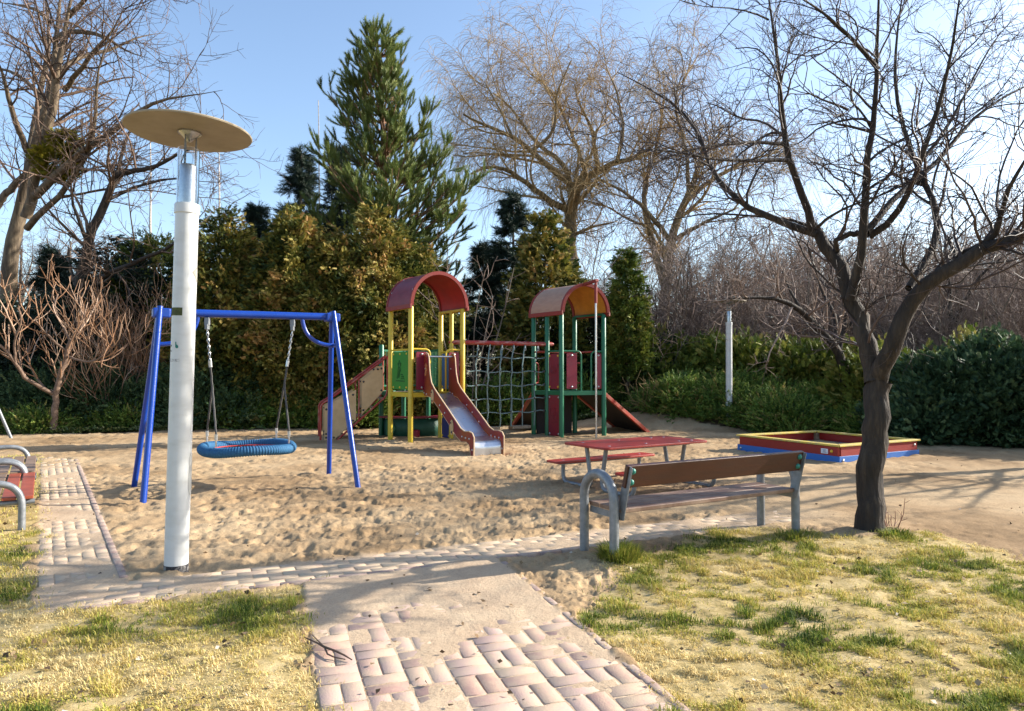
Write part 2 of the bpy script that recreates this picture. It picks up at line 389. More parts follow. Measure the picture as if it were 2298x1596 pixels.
def ground_material():
    m = bpy.data.materials.new('ground'); m.use_nodes = True; nt = m.node_tree; n = nt.nodes; L = nt.links; b = n['Principled BSDF']
    b.inputs['Roughness'].default_value = .95; b.inputs['Specular IOR Level'].default_value = .12
    tc = n.new('ShaderNodeTexCoord')
    def noise(s, d=6, r=.6):
        z = n.new('ShaderNodeTexNoise'); z.inputs['Scale'].default_value = s; z.inputs['Detail'].default_value = d; z.inputs['Roughness'].default_value = r
        L.new(tc.outputs['Object'], z.inputs['Vector']); return z.outputs['Fac']
    def ramp(f, *st):
        c = n.new('ShaderNodeValToRGB'); e = c.color_ramp.elements; e[0].position, e[0].color = st[0][0], (*st[0][1], 1); e[1].position, e[1].color = st[-1][0], (*st[-1][1], 1)
        for p, k in st[1:-1]: q = e.new(p); q.color = (*k, 1)
        L.new(f, c.inputs['Fac']); return c.outputs['Color']
    def mix(f, a, c, mode='MIX'):
        x = n.new('ShaderNodeMix'); x.data_type = 'RGBA'; x.blend_type = mode
        if isinstance(f, float): x.inputs[0].default_value = f
        else: L.new(f, x.inputs[0])
        L.new(a, x.inputs[6]); L.new(c, x.inputs[7]); return x.outputs[2]
    def attr(k):
        a = n.new('ShaderNodeAttribute'); a.attribute_name = k; return a.outputs['Fac']
    sandc = ramp(noise(.55, 8, .62), (.36, (.25, .165, .088)), (.48, (.37, .255, .143)), (.62, (.46, .335, .2)))
    grain = ramp(noise(55, 5, .8), (.3, (.5, .45, .4)), (.5, (1, 1, 1)), (.75, (1.15, 1.12, 1.08)))
    sandc = mix(.75, sandc, grain, 'MULTIPLY')
    fleck = ramp(noise(16, 8, .75), (.6, (1, 1, 1)), (.68, (.32, .26, .2)))
    sandc = mix(.6, sandc, fleck, 'MULTIPLY')
    lawnc = ramp(noise(7, 8, .7), (.33, (.2, .155, .06)), (.48, (.4, .3, .13)), (.62, (.5, .39, .2)))
    bedc = ramp(noise(5, 8, .7), (.35, (.05, .035, .02)), (.6, (.17, .12, .07)))
    c = mix(attr('lawn'), sandc, lawnc); c = mix(attr('bed'), c, bedc)
    pathc = ramp(noise(2.2, 8, .7), (.35, (.44, .32, .215)), (.65, (.53, .405, .275)))
    c = mix(attr('path'), c, mix(.5, pathc, grain, 'MULTIPLY'))
    L.new(c, b.inputs['Base Color'])
    bp = n.new('ShaderNodeBump'); bp.inputs['Distance'].default_value = .012; bp.inputs['Strength'].default_value = .7
    L.new(noise(38, 8, .7), bp.inputs['Height']); L.new(bp.outputs['Normal'], b.inputs['Normal'])
    return m
tag(link('ground', me, ground_material()), kind='structure')
far = MB(); far.add([(-600, -600, -.12), (600, -600, -.12), (600, 900, -.12), (-600, 900, -.12)], [(0, 1, 2, 3)])
tag(far.build('terrain', mat('far_soil', (.16, .12, .07), (.3, .23, .13), scale=.3, rough=1)), kind='structure')
# ---------------------------------------------------------------- brick paths
def bricks(name, cells, top=.012, tint_seed=1, m=None):
    r = RS(tint_seed); vs = []; qs = []; ti = []
    for cx, cy, ax, ay, hl, hw in cells:       # centre, unit axis, half length, half width
        bx, by = -ay, ax; z = top + r.randn() * .0009; tx, ty = r.randn(2) * .004; t = r.rand()
        b = len(vs); bv = .004
        for zz_, k in ((-.05, 0), (z - bv, 0), (z, bv)):
            for sx, sy in ((-1, -1), (1, -1), (1, 1), (-1, 1)):
                u_ = sx * (hl - k); v_ = sy * (hw - k)
                vs.append((cx + ax * u_ + bx * v_, cy + ay * u_ + by * v_, zz_ + (tx * u_ + ty * v_ if k or zz_ > 0 else 0))); ti.append(t)
        for l in (0, 4):
            for k in range(4): qs.append((b + l + k, b + l + (k + 1) % 4, b + l + 4 + (k + 1) % 4, b + l + 4 + k))
        qs.append((b + 8, b + 9, b + 10, b + 11))
    return tag(link(name, np_mesh(name, np.array(vs), [np.array(qs)], np.array(ti)), m), kind='structure')
def brick_material(name, dust):
    m = tintmat(name, [(0, (.38, .24, .2)), (.35, (.44, .295, .245)), (.7, (.49, .35, .295)), (1, (.41, .29, .25))], .85, 0, .2)
    nt = m.node_tree; n = nt.nodes; L = nt.links; b = n['Principled BSDF']
    src = b.inputs['Base Color'].links[0].from_socket
    tc = n.new('ShaderNodeTexCoord'); nz = n.new('ShaderNodeTexNoise'); nz.inputs['Scale'].default_value = 4.5; nz.inputs['Detail'].default_value = 9; nz.inputs['Roughness'].default_value = .72
    L.new(tc.outputs['Object'], nz.inputs['Vector'])
    cr = n.new('ShaderNodeValToRGB'); e = cr.color_ramp.elements; e[0].position = .4 - dust; e[1].position = .68 - dust; L.new(nz.outputs['Fac'], cr.inputs['Fac'])
    mx = n.new('ShaderNodeMix'); mx.data_type = 'RGBA'; L.new(cr.outputs['Color'], mx.inputs[0]); L.new(src, mx.inputs[6]); mx.inputs[7].default_value = (.52, .4, .275, 1)
    L.new(mx.outputs[2], b.inputs['Base Color'])
    n2 = n.new('ShaderNodeTexNoise'); n2.inputs['Scale'].default_value = 130; n2.inputs['Detail'].default_value = 4; L.new(tc.outputs['Object'], n2.inputs['Vector'])
    bp = n.new('ShaderNodeBump'); bp.inputs['Distance'].default_value = .002; L.new(n2.outputs['Fac'], bp.inputs['Height']); L.new(bp.outputs['Normal'], b.inputs['Normal'])
    return m
BR = brick_material('pink_paver', 0.0); BRD = brick_material('sanded_paver', .17)
def frame_xy(D, N, t, w_): return (D[0] * t + N[0] * w_, D[1] * t + N[1] * w_)
cells = []; cs = .213
for i in range(7):
    for j in range(22):
        w0 = .21 + cs * (i + .5); t0 = 1.5 + cs * (j + .5) + .03 * i
        for k in (-1, 1):
            if (i + j) % 2: ww_, t_, ax = w0, t0 + k * cs / 4, MAIN_N
            else: ww_, t_, ax = w0 + k * cs / 4, t0, MAIN_D
            x, y = frame_xy(MAIN_D, MAIN_N, t_, ww_)
            if x * CR_N[0] + y * CR_N[1] < 5.06 and y > 1.4: cells.append((x, y, ax[0], ax[1], cs / 2 - .004, cs / 4 - .004))
bricks('path', cells, .012, 1, BR)
cells = []
for i in range(5):
    for j in range(64):
        s = -1.6 + .207 * (j + .5 * (i % 2)); q = 5.149 + .1 * (i + .5); x, y = frame_xy(CR_D, CR_N, s, q)
        if x * LF_N[0] + y * LF_N[1] > .05 and s < 6: cells.append((x, y, *CR_D, .1, .0465))
bricks('path', cells, .012, 2, BRD)
cells = []
for i in range(5):
    for j in range(50):
        t = 4.5 + .207 * (j + .5 * (i % 2)); w_ = .097 * (i + .5); x, y = frame_xy(LF_D, LF_N, t, w_)
        if x * CR_N[0] + y * CR_N[1] > 5.76: cells.append((x, y, *LF_D, .1, .045))
bricks('path', cells, .012, 3, BRD)
KERB = mat('kerb_stone', (.3, .2, .17), (.48, .37, .28), scale=9, rough=.9, bump=.003, bscale=50)
cells = []
for j in range(48):
    t = 4.42 + .205 * j; x, y = frame_xy(LF_D, LF_N, t, .515)
    if x * CR_N[0] + y * CR_N[1] > 5.68: cells.append((x, y, *LF_D, .1, .027))
bricks('kerb', cells, .02, 4, KERB)
cells = []
for j in range(30):
    s = -.6 + .205 * j; x, y = frame_xy(CR_D, CR_N, s, 5.118)
    if s < 3.6: cells.append((x, y, *CR_D, .1, .024))
bricks('kerb', cells, .019, 5, KERB)
cells = []
for j in range(22):
    t = 2.0 + .205 * j; x, y = frame_xy(MAIN_D, MAIN_N, t, 1.735)
    if x * CR_N[0] + y * CR_N[1] < 5.0: cells.append((x, y, *MAIN_D, .1, .026))
bricks('kerb', cells, .014, 6, KERB)
# ---------------------------------------------------------------- grass
GRASS = tintmat('dry_grass', [(0, (.04, .08, .012)), (.25, (.2, .25, .035)), (.5, (.46, .41, .08)), (.75, (.64, .5, .16)), (1, (.74, .6, .3))], .75, .3, .25)
def blades(x, y, z, L, lean, yaw, tint, wid, seed):
    r = RS(seed); N = len(x); d = np.stack([np.cos(yaw), np.sin(yaw), np.zeros(N)], 1); s = np.stack([-d[:, 1], d[:, 0], np.zeros(N)], 1) * (wid / 2)[:, None]
    b = np.stack([x, y, z], 1); up = np.sqrt(np.maximum(0, 1 - lean ** 2))
    mid = b + d * (L * lean * .35)[:, None] + np.array([0, 0, 1.]) * (L * (up * .55 + .12))[:, None]; tip = b + d * (L * lean)[:, None] + np.array([0, 0, 1.]) * (L * up * .9)[:, None]
    v = np.stack([b - s, b + s, mid + s * .85, mid - s * .85, tip], 1).reshape(-1, 3); k = np.arange(N)[:, None] * 5
    return v, k + np.array([[0, 1, 2, 3]]), k + np.array([[3, 2, 4]]), np.repeat(tint, 5)
def patch(seed, n, xr, yr, thr=.4):
    r = RS(seed); yv = np.exp(r.uniform(math.log(yr[0]), math.log(yr[1]), n)); xv = r.uniform(*xr, n)
    g = lawn_w(xv + r.randn(n) * .05, yv + r.randn(n) * .05) > .5
    xv, yv = xv[g], yv[g]
    clump = fbm(xv * 2.6, yv * 3.4, 61, 4); fineclump = fbm(xv * 9, yv * 12, 65, 3)
    keep = r.rand(len(xv)) < np.clip((clump * .5 + fineclump * .5 - thr) * 7.0 + .08, .04, 1)
    return xv[keep], yv[keep]
lawns = []
for seed, n, xr, thr, gb in ((11, 300000, (-4.5, .2), .33, .0), (12, 620000, (.4, 7.0), .43, .1)):
    x, y = patch(seed, n, xr, (2.3, 8.0), thr); r = RS(seed + 50); N = len(x)
    green = fbm(x * 1.7, y * 1.7, 91, 4)
    dist = sstep(6.6, 4.8, y)
    tint = np.clip(.64 + (.5 - green) * 2.2 + r.randn(N) * .17 + .1 * dist - gb * (1 - dist) * 1.6, 0, 1)
    hgt = np.clip((fbm(x * 9, y * 12, 65, 3) - .35) * 3.2, .45, 1.7)
    L = r.uniform(.02, .06, N) * (1.3 - .5 * tint) * hgt; lean = np.clip(r.uniform(.35, .98, N) + .2 * (tint - .5), 0, .99)
    z = zbase(x, y) + .05 * (fbm(x * 2.3, y * 2.3, 31, 4) - .5) + .003
    lawns.append(blades(x, y, z, L, lean, r.uniform(0, 2 * PI, N), tint, r.uniform(.0025, .0055, N), seed))
# far strip of lawn by the low benches
x, y = patch(13, 130000, (-14, -2.8), (4.6, 16), .38); r = RS(77); N = len(x)
lawns.append(blades(x, y, zbase(x, y), r.uniform(.02, .06, N), r.uniform(.3, .95, N), r.uniform(0, 6.28, N), np.clip(.62 + r.randn(N) * .2, 0, 1), r.uniform(.004, .008, N), 14))
def join_blades(name, parts, m, parent=None):
    b = 0; vs = []; q4 = []; q3 = []; ti = []
    for v, f4, f3, t in parts:
        vs.append(v); q4.append(f4 + b); q3.append(f3 + b); ti.append(t); b += len(v)
    return link(name, np_mesh(name, np.concatenate(vs), [np.concatenate(q4), np.concatenate(q3)], np.concatenate(ti)), m, parent)
for k, (nm, sel) in enumerate((('grass', [lawns[0]]), ('grass', [lawns[1]]), ('grass', [lawns[2]]))):
    tag(join_blades(nm, sel, GRASS), ['dry yellow lawn grass beside the brick path, below the lamp post', 'patchy yellow green lawn grass in front of the slatted bench and tree', 'dry grass around the low benches by the narrow path'][k], 'grass', kind='stuff')
def tuft(name, label, cx, cy, rad, n, lmin, lmax, tmean, seed):
    r = RS(seed); a = r.uniform(0, 6.28, n); d = rad * np.sqrt(r.rand(n)); x = cx + np.cos(a) * d; y = cy + np.sin(a) * d
    o = thing(name, label, 'grass tuft', (cx, cy, gz(cx, cy)))
    v, f4, f3, t = blades(x - cx, y - cy, np.zeros(n) - .01, r.uniform(lmin, lmax, n), np.clip(.25 + .65 * d / rad * r.rand(n) + .1, 0, .95), a + r.randn(n) * .5, np.clip(tmean + r.randn(n) * .14, 0, 1), r.uniform(.003, .006, n), seed)
    me = np_mesh('blades', v, [f4, f3], t); link('blades', me, GRASS, o); return o
c = G(1390, 1268); tuft('grass_tuft', 'tall green grass tuft growing at the foot of the slatted bench leg', c.x, c.y, .15, 1500, .07, .19, .28, 5)
c = G(1790, 1212); tuft('grass_tuft', 'low green grass tuft by the far leg of the slatted bench', c.x, c.y, .18, 900, .04, .11, .3, 6)
c = G(2010, 1215); tuft('grass_tuft', 'dark green tuft of leaves at the base of the tree', c.x, c.y, .14, 700, .04, .1, .2, 7)
# dead leaves and chips lying about
r = RS(4); n = 2600; y = np.exp(r.uniform(math.log(2.6), math.log(17), n)); x = r.uniform(-.8, .95, n) * (y + 1)
lv = lawn_w(x, y) > .5; keep = lv | (r.rand(n) < .3); x, y = x[keep], y[keep]; n = len(x)
v, fs, ti = sprays(np.stack([x, y, zbase(x, y) + .028], 1), np.stack([r.randn(n), r.randn(n), r.randn(n) * .12], 1), LEAF[0], LEAF[1], r.uniform(.012, .045, n), r.rand(n), 3, np.array([[0, 0, .0]]) + np.stack([r.randn(n), r.randn(n), r.randn(n) * .2], 1))
tag(link('leaf_litter', np_mesh('leaf_litter', v, fs, ti), tintmat('dead_leaf', [(0, (.06, .04, .025)), (.6, (.2, .13, .07)), (.9, (.42, .32, .2)), (1, (.6, .55, .48))], .8, .1)), 'small dead leaves and chips scattered over sand and lawn', 'leaf litter', kind='stuff')
# ================================================================ playground equipment
GALV = mat('galvanised_steel', (.15, .165, .18), (.26, .275, .29), scale=18, rough=.48, metal=.35, bump=.0008, bscale=90, contrast=(.3, .7))
STEEL = mat('stainless_steel', (.46, .47, .5), (.58, .58, .6), scale=5, rough=.3, metal=1.0)
YEL = paint('yellow_paint', (.55, .4, .025), (.36, .27, .05), .42, .66)
GRN = paint('green_paint', (.006, .12, .055), (.02, .085, .05), .38, .68)
LIME = paint('green_panel', (.02, .2, .01), (.05, .17, .03), .5, .68)
CRIM = paint('crimson_panel', (.2, .008, .028), (.16, .02, .04), .42, .6)
REDT = paint('red_tube', (.3, .018, .012), (.42, .22, .17), .42, .62)
BLU = paint('blue_paint', (.005, .045, .3), (.015, .08, .36), .3, .74)
BLUP = paint('blue_panel', (.02, .1, .26), (.04, .14, .3), .5, .7)
TAN = mat('beige_board', (.56, .37, .19), (.45, .29, .14), scale=5, rough=.6, bump=.001, bscale=80, contrast=(.4, .7), detail=9)
ROPE = mat('grey_green_rope', (.09, .16, .16), (.2, .27, .27), scale=120, rough=.85, bump=.002, bscale=200)
BLACKR = mat('black_plastic', (.018, .018, .018), (.05, .05, .05), scale=30, rough=.55)
DECK = mat('deck_board', (.34, .25, .15), (.2, .15, .1), scale=9, rough=.85, bump=.003, bscale=30)
WOODG = mat('weathered_wood', (.3, .24, .17), (.19, .145, .1), scale=3, rough=.85, bump=.003, bscale=10, stretch=(1, 12, 12))
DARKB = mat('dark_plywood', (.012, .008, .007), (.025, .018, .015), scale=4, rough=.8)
CHROME = mat('bolt_zinc', (.5, .5, .5), None, rough=.35, metal=.9)
YBOLT = mat('yellow_cap', (.62, .42, .03), None, rough=.4)
ORLINE = mat('orange_groove', (.6, .27, .1), None, rough=.6)
DKLINE = mat('dark_groove', (.012, .09, .012), None, rough=.7)
MAROON = mat('maroon_groove', (.13, .012, .02), None, rough=.7)
UPZ = Vector((0, 0, 1))
def xy(p, z): return Vector((p[0], p[1], z))
PS = thing('play_structure', 'large red, yellow and green climbing structure with slide, rope net and two roofed towers', 'play structure', (-.3, 16, 0))
A, B, F_, C_ = V(-2.77, 15.58, 0), V(-2.2, 14.83, 0), V(-1.12, 15.43, 0), V(-1.69, 16.18, 0); E_ = (C_ * .5 + F_ * .5)
P1, P3, P5, P4 = V(.539, 16.95, 0), V(1.168, 16.16, 0), V(2.22, 16.53, 0), V(1.591, 17.32, 0); P2 = (P1 + P3) / 2
def post(p, z1, m, r=.058, z0=-.1): return MB().tube([xy(p, z0), xy(p, z1 - .02), xy(p, z1)], [r, r, r * .8], 16).build('post', m, PS)
for p in (A, B, F_, C_): post(p, 2.98, YEL)
post(E_, 2.98, YEL, .05)
for p in (P1, P2, P3, P4, P5): post(p, 2.95, GRN)
def plat(poly, m, rimm):
    z = 1.08
    d = MB(); d.prism([xy(p, z - .005) for p in poly], (0, 0, -.055)); d.build('platform', DECK, PS, .004)
    rb = MB()
    for i in range(len(poly)): rb.bar(xy(poly[i], z - .03), xy(poly[(i + 1) % len(poly)], z - .03), .05, .1)
    return rb.build('platform_rim', rimm, PS, .004)
plat([A, B, F_, C_], DECK, YEL); plat([P1, P3, P5, P4], DECK, GRN)
for a, b, m in ((A, B, YEL), (C_, F_, YEL), (P1, P3, GRN), (P4, P5, GRN)): MB().bar(xy(a, 2.955), xy(b, 2.955), .05, .05).build('top_beam', m, PS, .006)
def roof(a, b, c, d, z, m, inner, trim, label):
    """front chord a-b, back chord d-c (a over d, b over c); barrel vault"""
    a, b, c, d = (Vector(p) for p in (a, b, c, d)); ax = (d - a).normalized(); a = a - ax * .1; b = b - ax * .1; d = d + ax * .06; c = c + ax * .06
    half = (b - a) / 2; R = half.length + .06; sx = half.normalized(); mid = (a + b) / 2; dep = (d - a)
    n = 26; vs = []
    prof = [(mid + sx * R * math.cos(PI * i / n) + UPZ * (z + 1.12 * R * math.sin(PI * i / n)), mid + sx * (R - .022) * math.cos(PI * i / n) + UPZ * (z + 1.12 * (R - .022) * math.sin(PI * i / n))) for i in range(n + 1)]
    sh = MB(); K = len(prof)
    for o, q in prof: sh.v += [o, o + dep]
    sh.f += [(2 * i, 2 * i + 2, 2 * i + 3, 2 * i + 1) for i in range(K - 1)]
    ro = sh.build('roof', m, PS, ang=60); tag(ro, label)
    inn = MB()
    for o, q in prof: inn.v += [q, q + dep]
    inn.f += [(2 * i + 1, 2 * i + 3, 2 * i + 2, 2 * i) for i in range(K - 1)]
    inn.build('lining', inner, ro, ang=60)
    for off in (Vector((0, 0, 0)), dep):
        t = MB(); rim = []
        for i in range(n + 1):
            an = PI * i / n; p = mid + off
            rim.append([p + sx * k * math.cos(an) + UPZ * (z + 1.12 * k * math.sin(an)) + ax * q for k, q in ((R + .014, -.028), (R + .014, .028), (R - .055, .028), (R - .055, -.028))])
        for ring in rim: t.v += ring
        t.f += [(4 * i + k, 4 * i + (k + 1) % 4, 4 * i + 4 + (k + 1) % 4, 4 * i + 4 + k) for i in range(n) for k in range(4)] + [(3, 2, 1, 0), tuple(4 * n + k for k in range(4))]
        t.build('trim', trim, ro, ang=50)
    for sgn in (-1, 1):
        q = mid + sx * sgn * R + UPZ * (z - .02)
        MB().bar(q - ax * .03, q + dep + ax * .03, .05, .1).build('eave', trim, ro, .008)
    rv = MB()
    for i in range(2, n - 1, 5):
        for tt_ in (.06, .94): rv.dome(prof[i][0] + dep * tt_, (prof[i][0] - mid - UPZ * z), .016, 8)
    split_build(rv, 'rivet', CHROME, ro)
    return ro
CRIMR = mat('crimson_roof', (.13, .008, .025), (.22, .035, .055), scale=4, rough=.45, contrast=(.4, .75), detail=9)
CRIMI = mat('red_lining', (.36, .012, .012), (.28, .015, .018), scale=3, rough=.5)
FADE = mat('faded_roof', (.42, .26, .18), (.34, .2, .14), scale=5, rough=.6, contrast=(.3, .7), detail=9, stretch=(1, 1, 4))
ORNG = mat('orange_lining', (.58, .25, .025), (.45, .18, .02), scale=5, rough=.55)
REDD = paint('red_trim', (.22, .016, .01), (.16, .03, .02), .5, .6)
roof(B, F_, C_, A, 3.0, CRIMR, CRIMI, REDD, 'crimson barrel roof on yellow posts')
roof(P3, P5, P4, P1, 2.97, FADE, ORNG, REDD, 'faded orange barrel roof with red trim on green posts')
def panel(a, b, f0, f1, z0, z1, m, name='panel', label=None, th=.025, bolts=YBOLT, off=0.0, nb=(2, 2), nrmsgn=1):
    a, b = Vector(a), Vector(b); d = (b - a); n = d.normalized().cross(UPZ) * nrmsgn
    p, q = a + d * f0 + n * off, a + d * f1 + n * off
    r = .03
    k = MB(); sd = (q - p).normalized()
    poly = bend([xy(p, (z0 + z1) / 2), xy(p, z0), xy(q, z0), xy(q, z1), xy(p, z1), xy(p, (z0 + z1) / 2 + .001)], r, 3)[:-1]
    k.prism([v - n * th / 2 for v in poly], n * th); o = k.build(name, m, PS, .003)
    if label: tag(o, label)
    bm_ = MB()
    for i in range(nb[0]):
        for z in (z0 + .05, z1 - .05):
            bm_.dome(xy(p + (q - p) * ((i + .5) / nb[0] if nb[0] == 1 else .1 + .8 * i / (nb[0] - 1)), z) + n * th / 2, n, .026, 10)
    split_build(bm_, 'bolt', bolts, o)
    return o, p + n * (th / 2 + .002), q + n * (th / 2 + .002), n
def rail(a, b, f0, f1, z1, m, z0=1.08, r=.022, full=False):
    """pipe from post a at height z1, out to fraction f1 and down"""
    a, b = Vector(a), Vector(b); p, q = a + (b - a) * f0, a + (b - a) * f1
    return MB().tube(bend([xy(p, z1), xy(q, z1), xy(q, z0)] if not full else [xy(p, z1), xy(q, z1)], .12), r, 10).build('handrail', m, PS)
def strokes(on, name, p, q, z0, z1, n, lines, m, r=.006):
    k = MB()
    for ln in lines: k.tube([p + (q - p) * u + UPZ * (z0 + (z1 - z0) * v - p.z) for u, v in ln], r, 6)
    return k.build(name, m, on)
def ell(cu, cv, ru, rv, a0=0, a1=360, n=14): return [(cu + ru * math.cos(math.radians(a0 + (a1 - a0) * i / n)), cv + rv * math.sin(math.radians(a0 + (a1 - a0) * i / n))) for i in range(n + 1)]
FIG = [ell(.5, .82, .05, .07), ell(.5, .82, .13, .14, 195, 345), ell(.5, .84, .2, .24, 200, 340), [(.3, .84 - .24 * math.sin(math.radians(20))), (.375, .785)], [(.69, .76), (.625, .785)],
       ell(.42, .55, .06, .06, 200, -20), [(.36, .54), (.22, .14), (.28, .11)], [(.48, .53), (.32, .14)], ell(.56, .55, .06, .06, 200, -20), [(.5, .5), (.42, .16), (.48, .14), (.57, .5)], [(.62, .53), (.64, .4)]]
o, p, q, n = panel(A, B, .1, .9, 1.16, 2.0, LIME, label='bright green panel with an engraved figure', nb=(3, 2))
strokes(o, 'engraving', p, q, 1.16, 2.0, n, [[(.2 + u * .55, .22 + v * .62) for u, v in ln] for ln in FIG] + [[(.26, .235), (.8, .225)], [(.26, .228), (.8, .218)]]
        + [[(.58 + .05 * i, .38), (.57 + .05 * i, .41)] for i in range(3)] + [[(.6 + .045 * i, .325), (.61 + .045 * i, .355)] for i in range(4)] + [[(.58 + .045 * i, .275), (.59 + .045 * i, .3)] for i in range(5)], DKLINE, .008)
panel(B, F_, .1, .31, 1.16, 1.99, CRIM, label='crimson panel beside the slide', nb=(1, 2), bolts=CHROME)
panel(F_, B, .07, .27, 1.16, 1.99, CRIM, nb=(1, 2), bolts=CHROME, nrmsgn=-1)
panel(C_, E_, .15, .9, 1.16, 1.98, BLUP, label='blue panel at the back of the yellow tower', nb=(2, 2))
panel(C_, E_, .15, .9, .02, .55, mat('navy_panel', (.012, .016, .12), (.02, .03, .16), rough=.5), label='low dark blue panel', nb=(2, 2))
rail(A, B, .02, .98, 2.04, YEL, full=True); rail(B, F_, .03, .36, 2.05, YEL); rail(F_, B, .03, .33, 2.05, YEL); rail(C_, E_, .02, .98, 2.02, YEL, full=True)
o, p, q, n = panel(P2, P3, .14, .86, 1.15, 1.99, CRIM, nb=(2, 2), label='crimson panel with an engraved snail')
strokes(o, 'engraving', p, q, 1.15, 1.99, n, [ell(.45, .56, .25, .1), ell(.45, .56, .13, .055), [(.2, .5), (.3, .44), (.7, .45), (.88, .6), (.95, .68)], [(.88, .6), (.86, .7)]], MAROON, .006)
o, p, q, n = panel(P2, P3, .12, .9, .03, 1.0, CRIM, nb=(2, 2), bolts=CHROME, label='lower crimson panel with engraved squares')
strokes(o, 'engraving', p, q, .03, 1.0, n, [[(.2, .5), (.2, .68), (.62, .68), (.62, .5), (.2, .5)], [(.5, .4), (.5, .58), (.78, .58), (.78, .4), (.5, .4)], [(.3, .32), (.8, .34)]], MAROON, .006)
panel(P3, P5, .12, .36, 1.15, 2.0, CRIM, nb=(1, 2), bolts=CHROME); panel(P5, P3, .06, .2, 1.15, 2.0, CRIM, nb=(1, 2), bolts=CHROME, nrmsgn=-1)
rail(P2, P3, .05, .95, 2.05, GRN, full=True); rail(P3, P5, .03, .46, 2.05, GRN); rail(P5, P3, .03, .3, 2.05, GRN)
rail(P1, P4, .02, .98, 2.05, REDT, full=True); rail(P4, P5, .02, .98, 2.05, REDT, full=True); rail(P1, P2, .05, .95, 2.05, REDT, full=True)
for p, dv in ((P1, V(.12, .1, 0)), (P4, V(.16, -.02, 0))):
    q = p + dv
    MB().tube(bend([xy(p, 1.28), xy(q, 1.28), xy(q, 1.78), xy(p, 1.78)], .07), .018, 10).build('grab_handle', REDT, PS)
# slide
sd_ = V(.434, -.9, 0).normalized(); wd = V(.9, .434, 0).normalized(); Lo = V(-1.93, 15.0, 0)
prof = [(-.03, 1.03), (-.03, 1.84), (.06, 1.93), (.16, 1.96), (.26, 1.94), (.33, 1.86), (.36, 1.7), (.4, 1.52), (.5, 1.32), (.68, 1.2), (1.0, 1.045), (1.5, .81), (2.0, .57), (2.2, .47), (2.4, .425), (2.62, .44), (2.78, .42), (2.86, .35), (2.86, .2), (2.84, -.02), (2.74, -.02), (2.7, .1), (2.64, .2), (2.5, .24), (2.25, .22), (2.0, .3), (1.5, .55), (1.0, .79), (.5, 1.0), (.3, 1.03)]
SW = .6
slide = None
bed = MB(); bp_ = [(-.05, 1.085), (.2, 1.06), (.45, .97), (1.0, .83), (1.5, .6), (2.0, .37), (2.2, .3), (2.45, .275), (2.68, .265), (2.76, .24), (2.8, .17), (2.8, -.02)]
bp_ = [tuple(q) for q in np.stack([np.interp(np.linspace(0, 1, 60), np.linspace(0, 1, len(bp_)), [k[i] for k in bp_]) for i in (0, 1)], 1)]
def SL(s, z, w_): return Lo + sd_ * s + wd * w_ + UPZ * z
NW = 8
for s, z in bp_:
    for k in range(NW + 1):
        u = k / NW; bed.v.append(SL(s, z + .018 * (2 * u - 1) ** 4, .03 + u * (SW - .06)))
bed.f += [(i * (NW + 1) + k, i * (NW + 1) + k + 1, (i + 1) * (NW + 1) + k + 1, (i + 1) * (NW + 1) + k) for i in range(len(bp_) - 1) for k in range(NW)]
slide = bed.build('slide', mat('polished_slide_steel', (.5, .52, .57), (.6, .61, .64), scale=3, rough=.3, metal=.9, contrast=(.35, .65), stretch=(2, 2, 1), detail=8), PS, ang=70); tag(slide, 'steel slide chute with crimson side panels')
EDGE = mat('panel_edge', (.6, .42, .25), None, rough=.6)
SLP = mat('slide_side', (.2, .008, .032), (.26, .05, .012), scale=1.3, rough=.4, contrast=(.42, .6))
for wv in (0, SW):
    sp = MB(); sp.prism([SL(s, z, wv - .012) for s, z in prof], wd * .024); sp.build('side_panel', SLP, slide)
    ed = MB()
    ed.loop([SL(s, z, wv) for s, z in prof], .0145, 6); ed.build('panel_edge', EDGE, slide)
    bo = MB()
    for s, z in ((.05, 1.09), (.2, 1.07), (1.05, .86), (1.35, .72), (1.7, .55), (2.3, .32), (2.48, .31), (2.66, .31), (2.8, .12), (.1, 1.62)): bo.dome(SL(s, z, wv - .013), -wd, .022, 8)
    split_build(bo, 'bolt', CHROME, slide)
for s, z in ((.62, 1.03), (1.78, .46)):
    el = MB(); el.prism([SL(s + .085 * math.cos(a), z + .15 * math.sin(a), -.014) for a in np.linspace(0, 2 * PI, 24, endpoint=False)], -wd * .02); k = el.build('joint_plate', TAN, slide, .004)
    bo = MB(); bo.dome(SL(s - .02, z + .09, -.035), -wd, .02, 8); bo.dome(SL(s + .02, z - .09, -.035), -wd, .024, 8); split_build(bo, 'bolt', BLACKR, k)
MB().tube([SL(.2, 1.885, -.02), SL(.2, 1.885, SW + .02)], .02, 12).build('grab_bar', STEEL, slide)
st = MB(); gpt, gqt = SL(.05, 0, -.016), SL(.4, 0, -.016)
for ln in FIG: st.tube([SL(.02 + .3 * u, 1.42 + .36 * v, -.014) for u, v in ln], .005, 6)
st.build('engraving', ORLINE, slide)
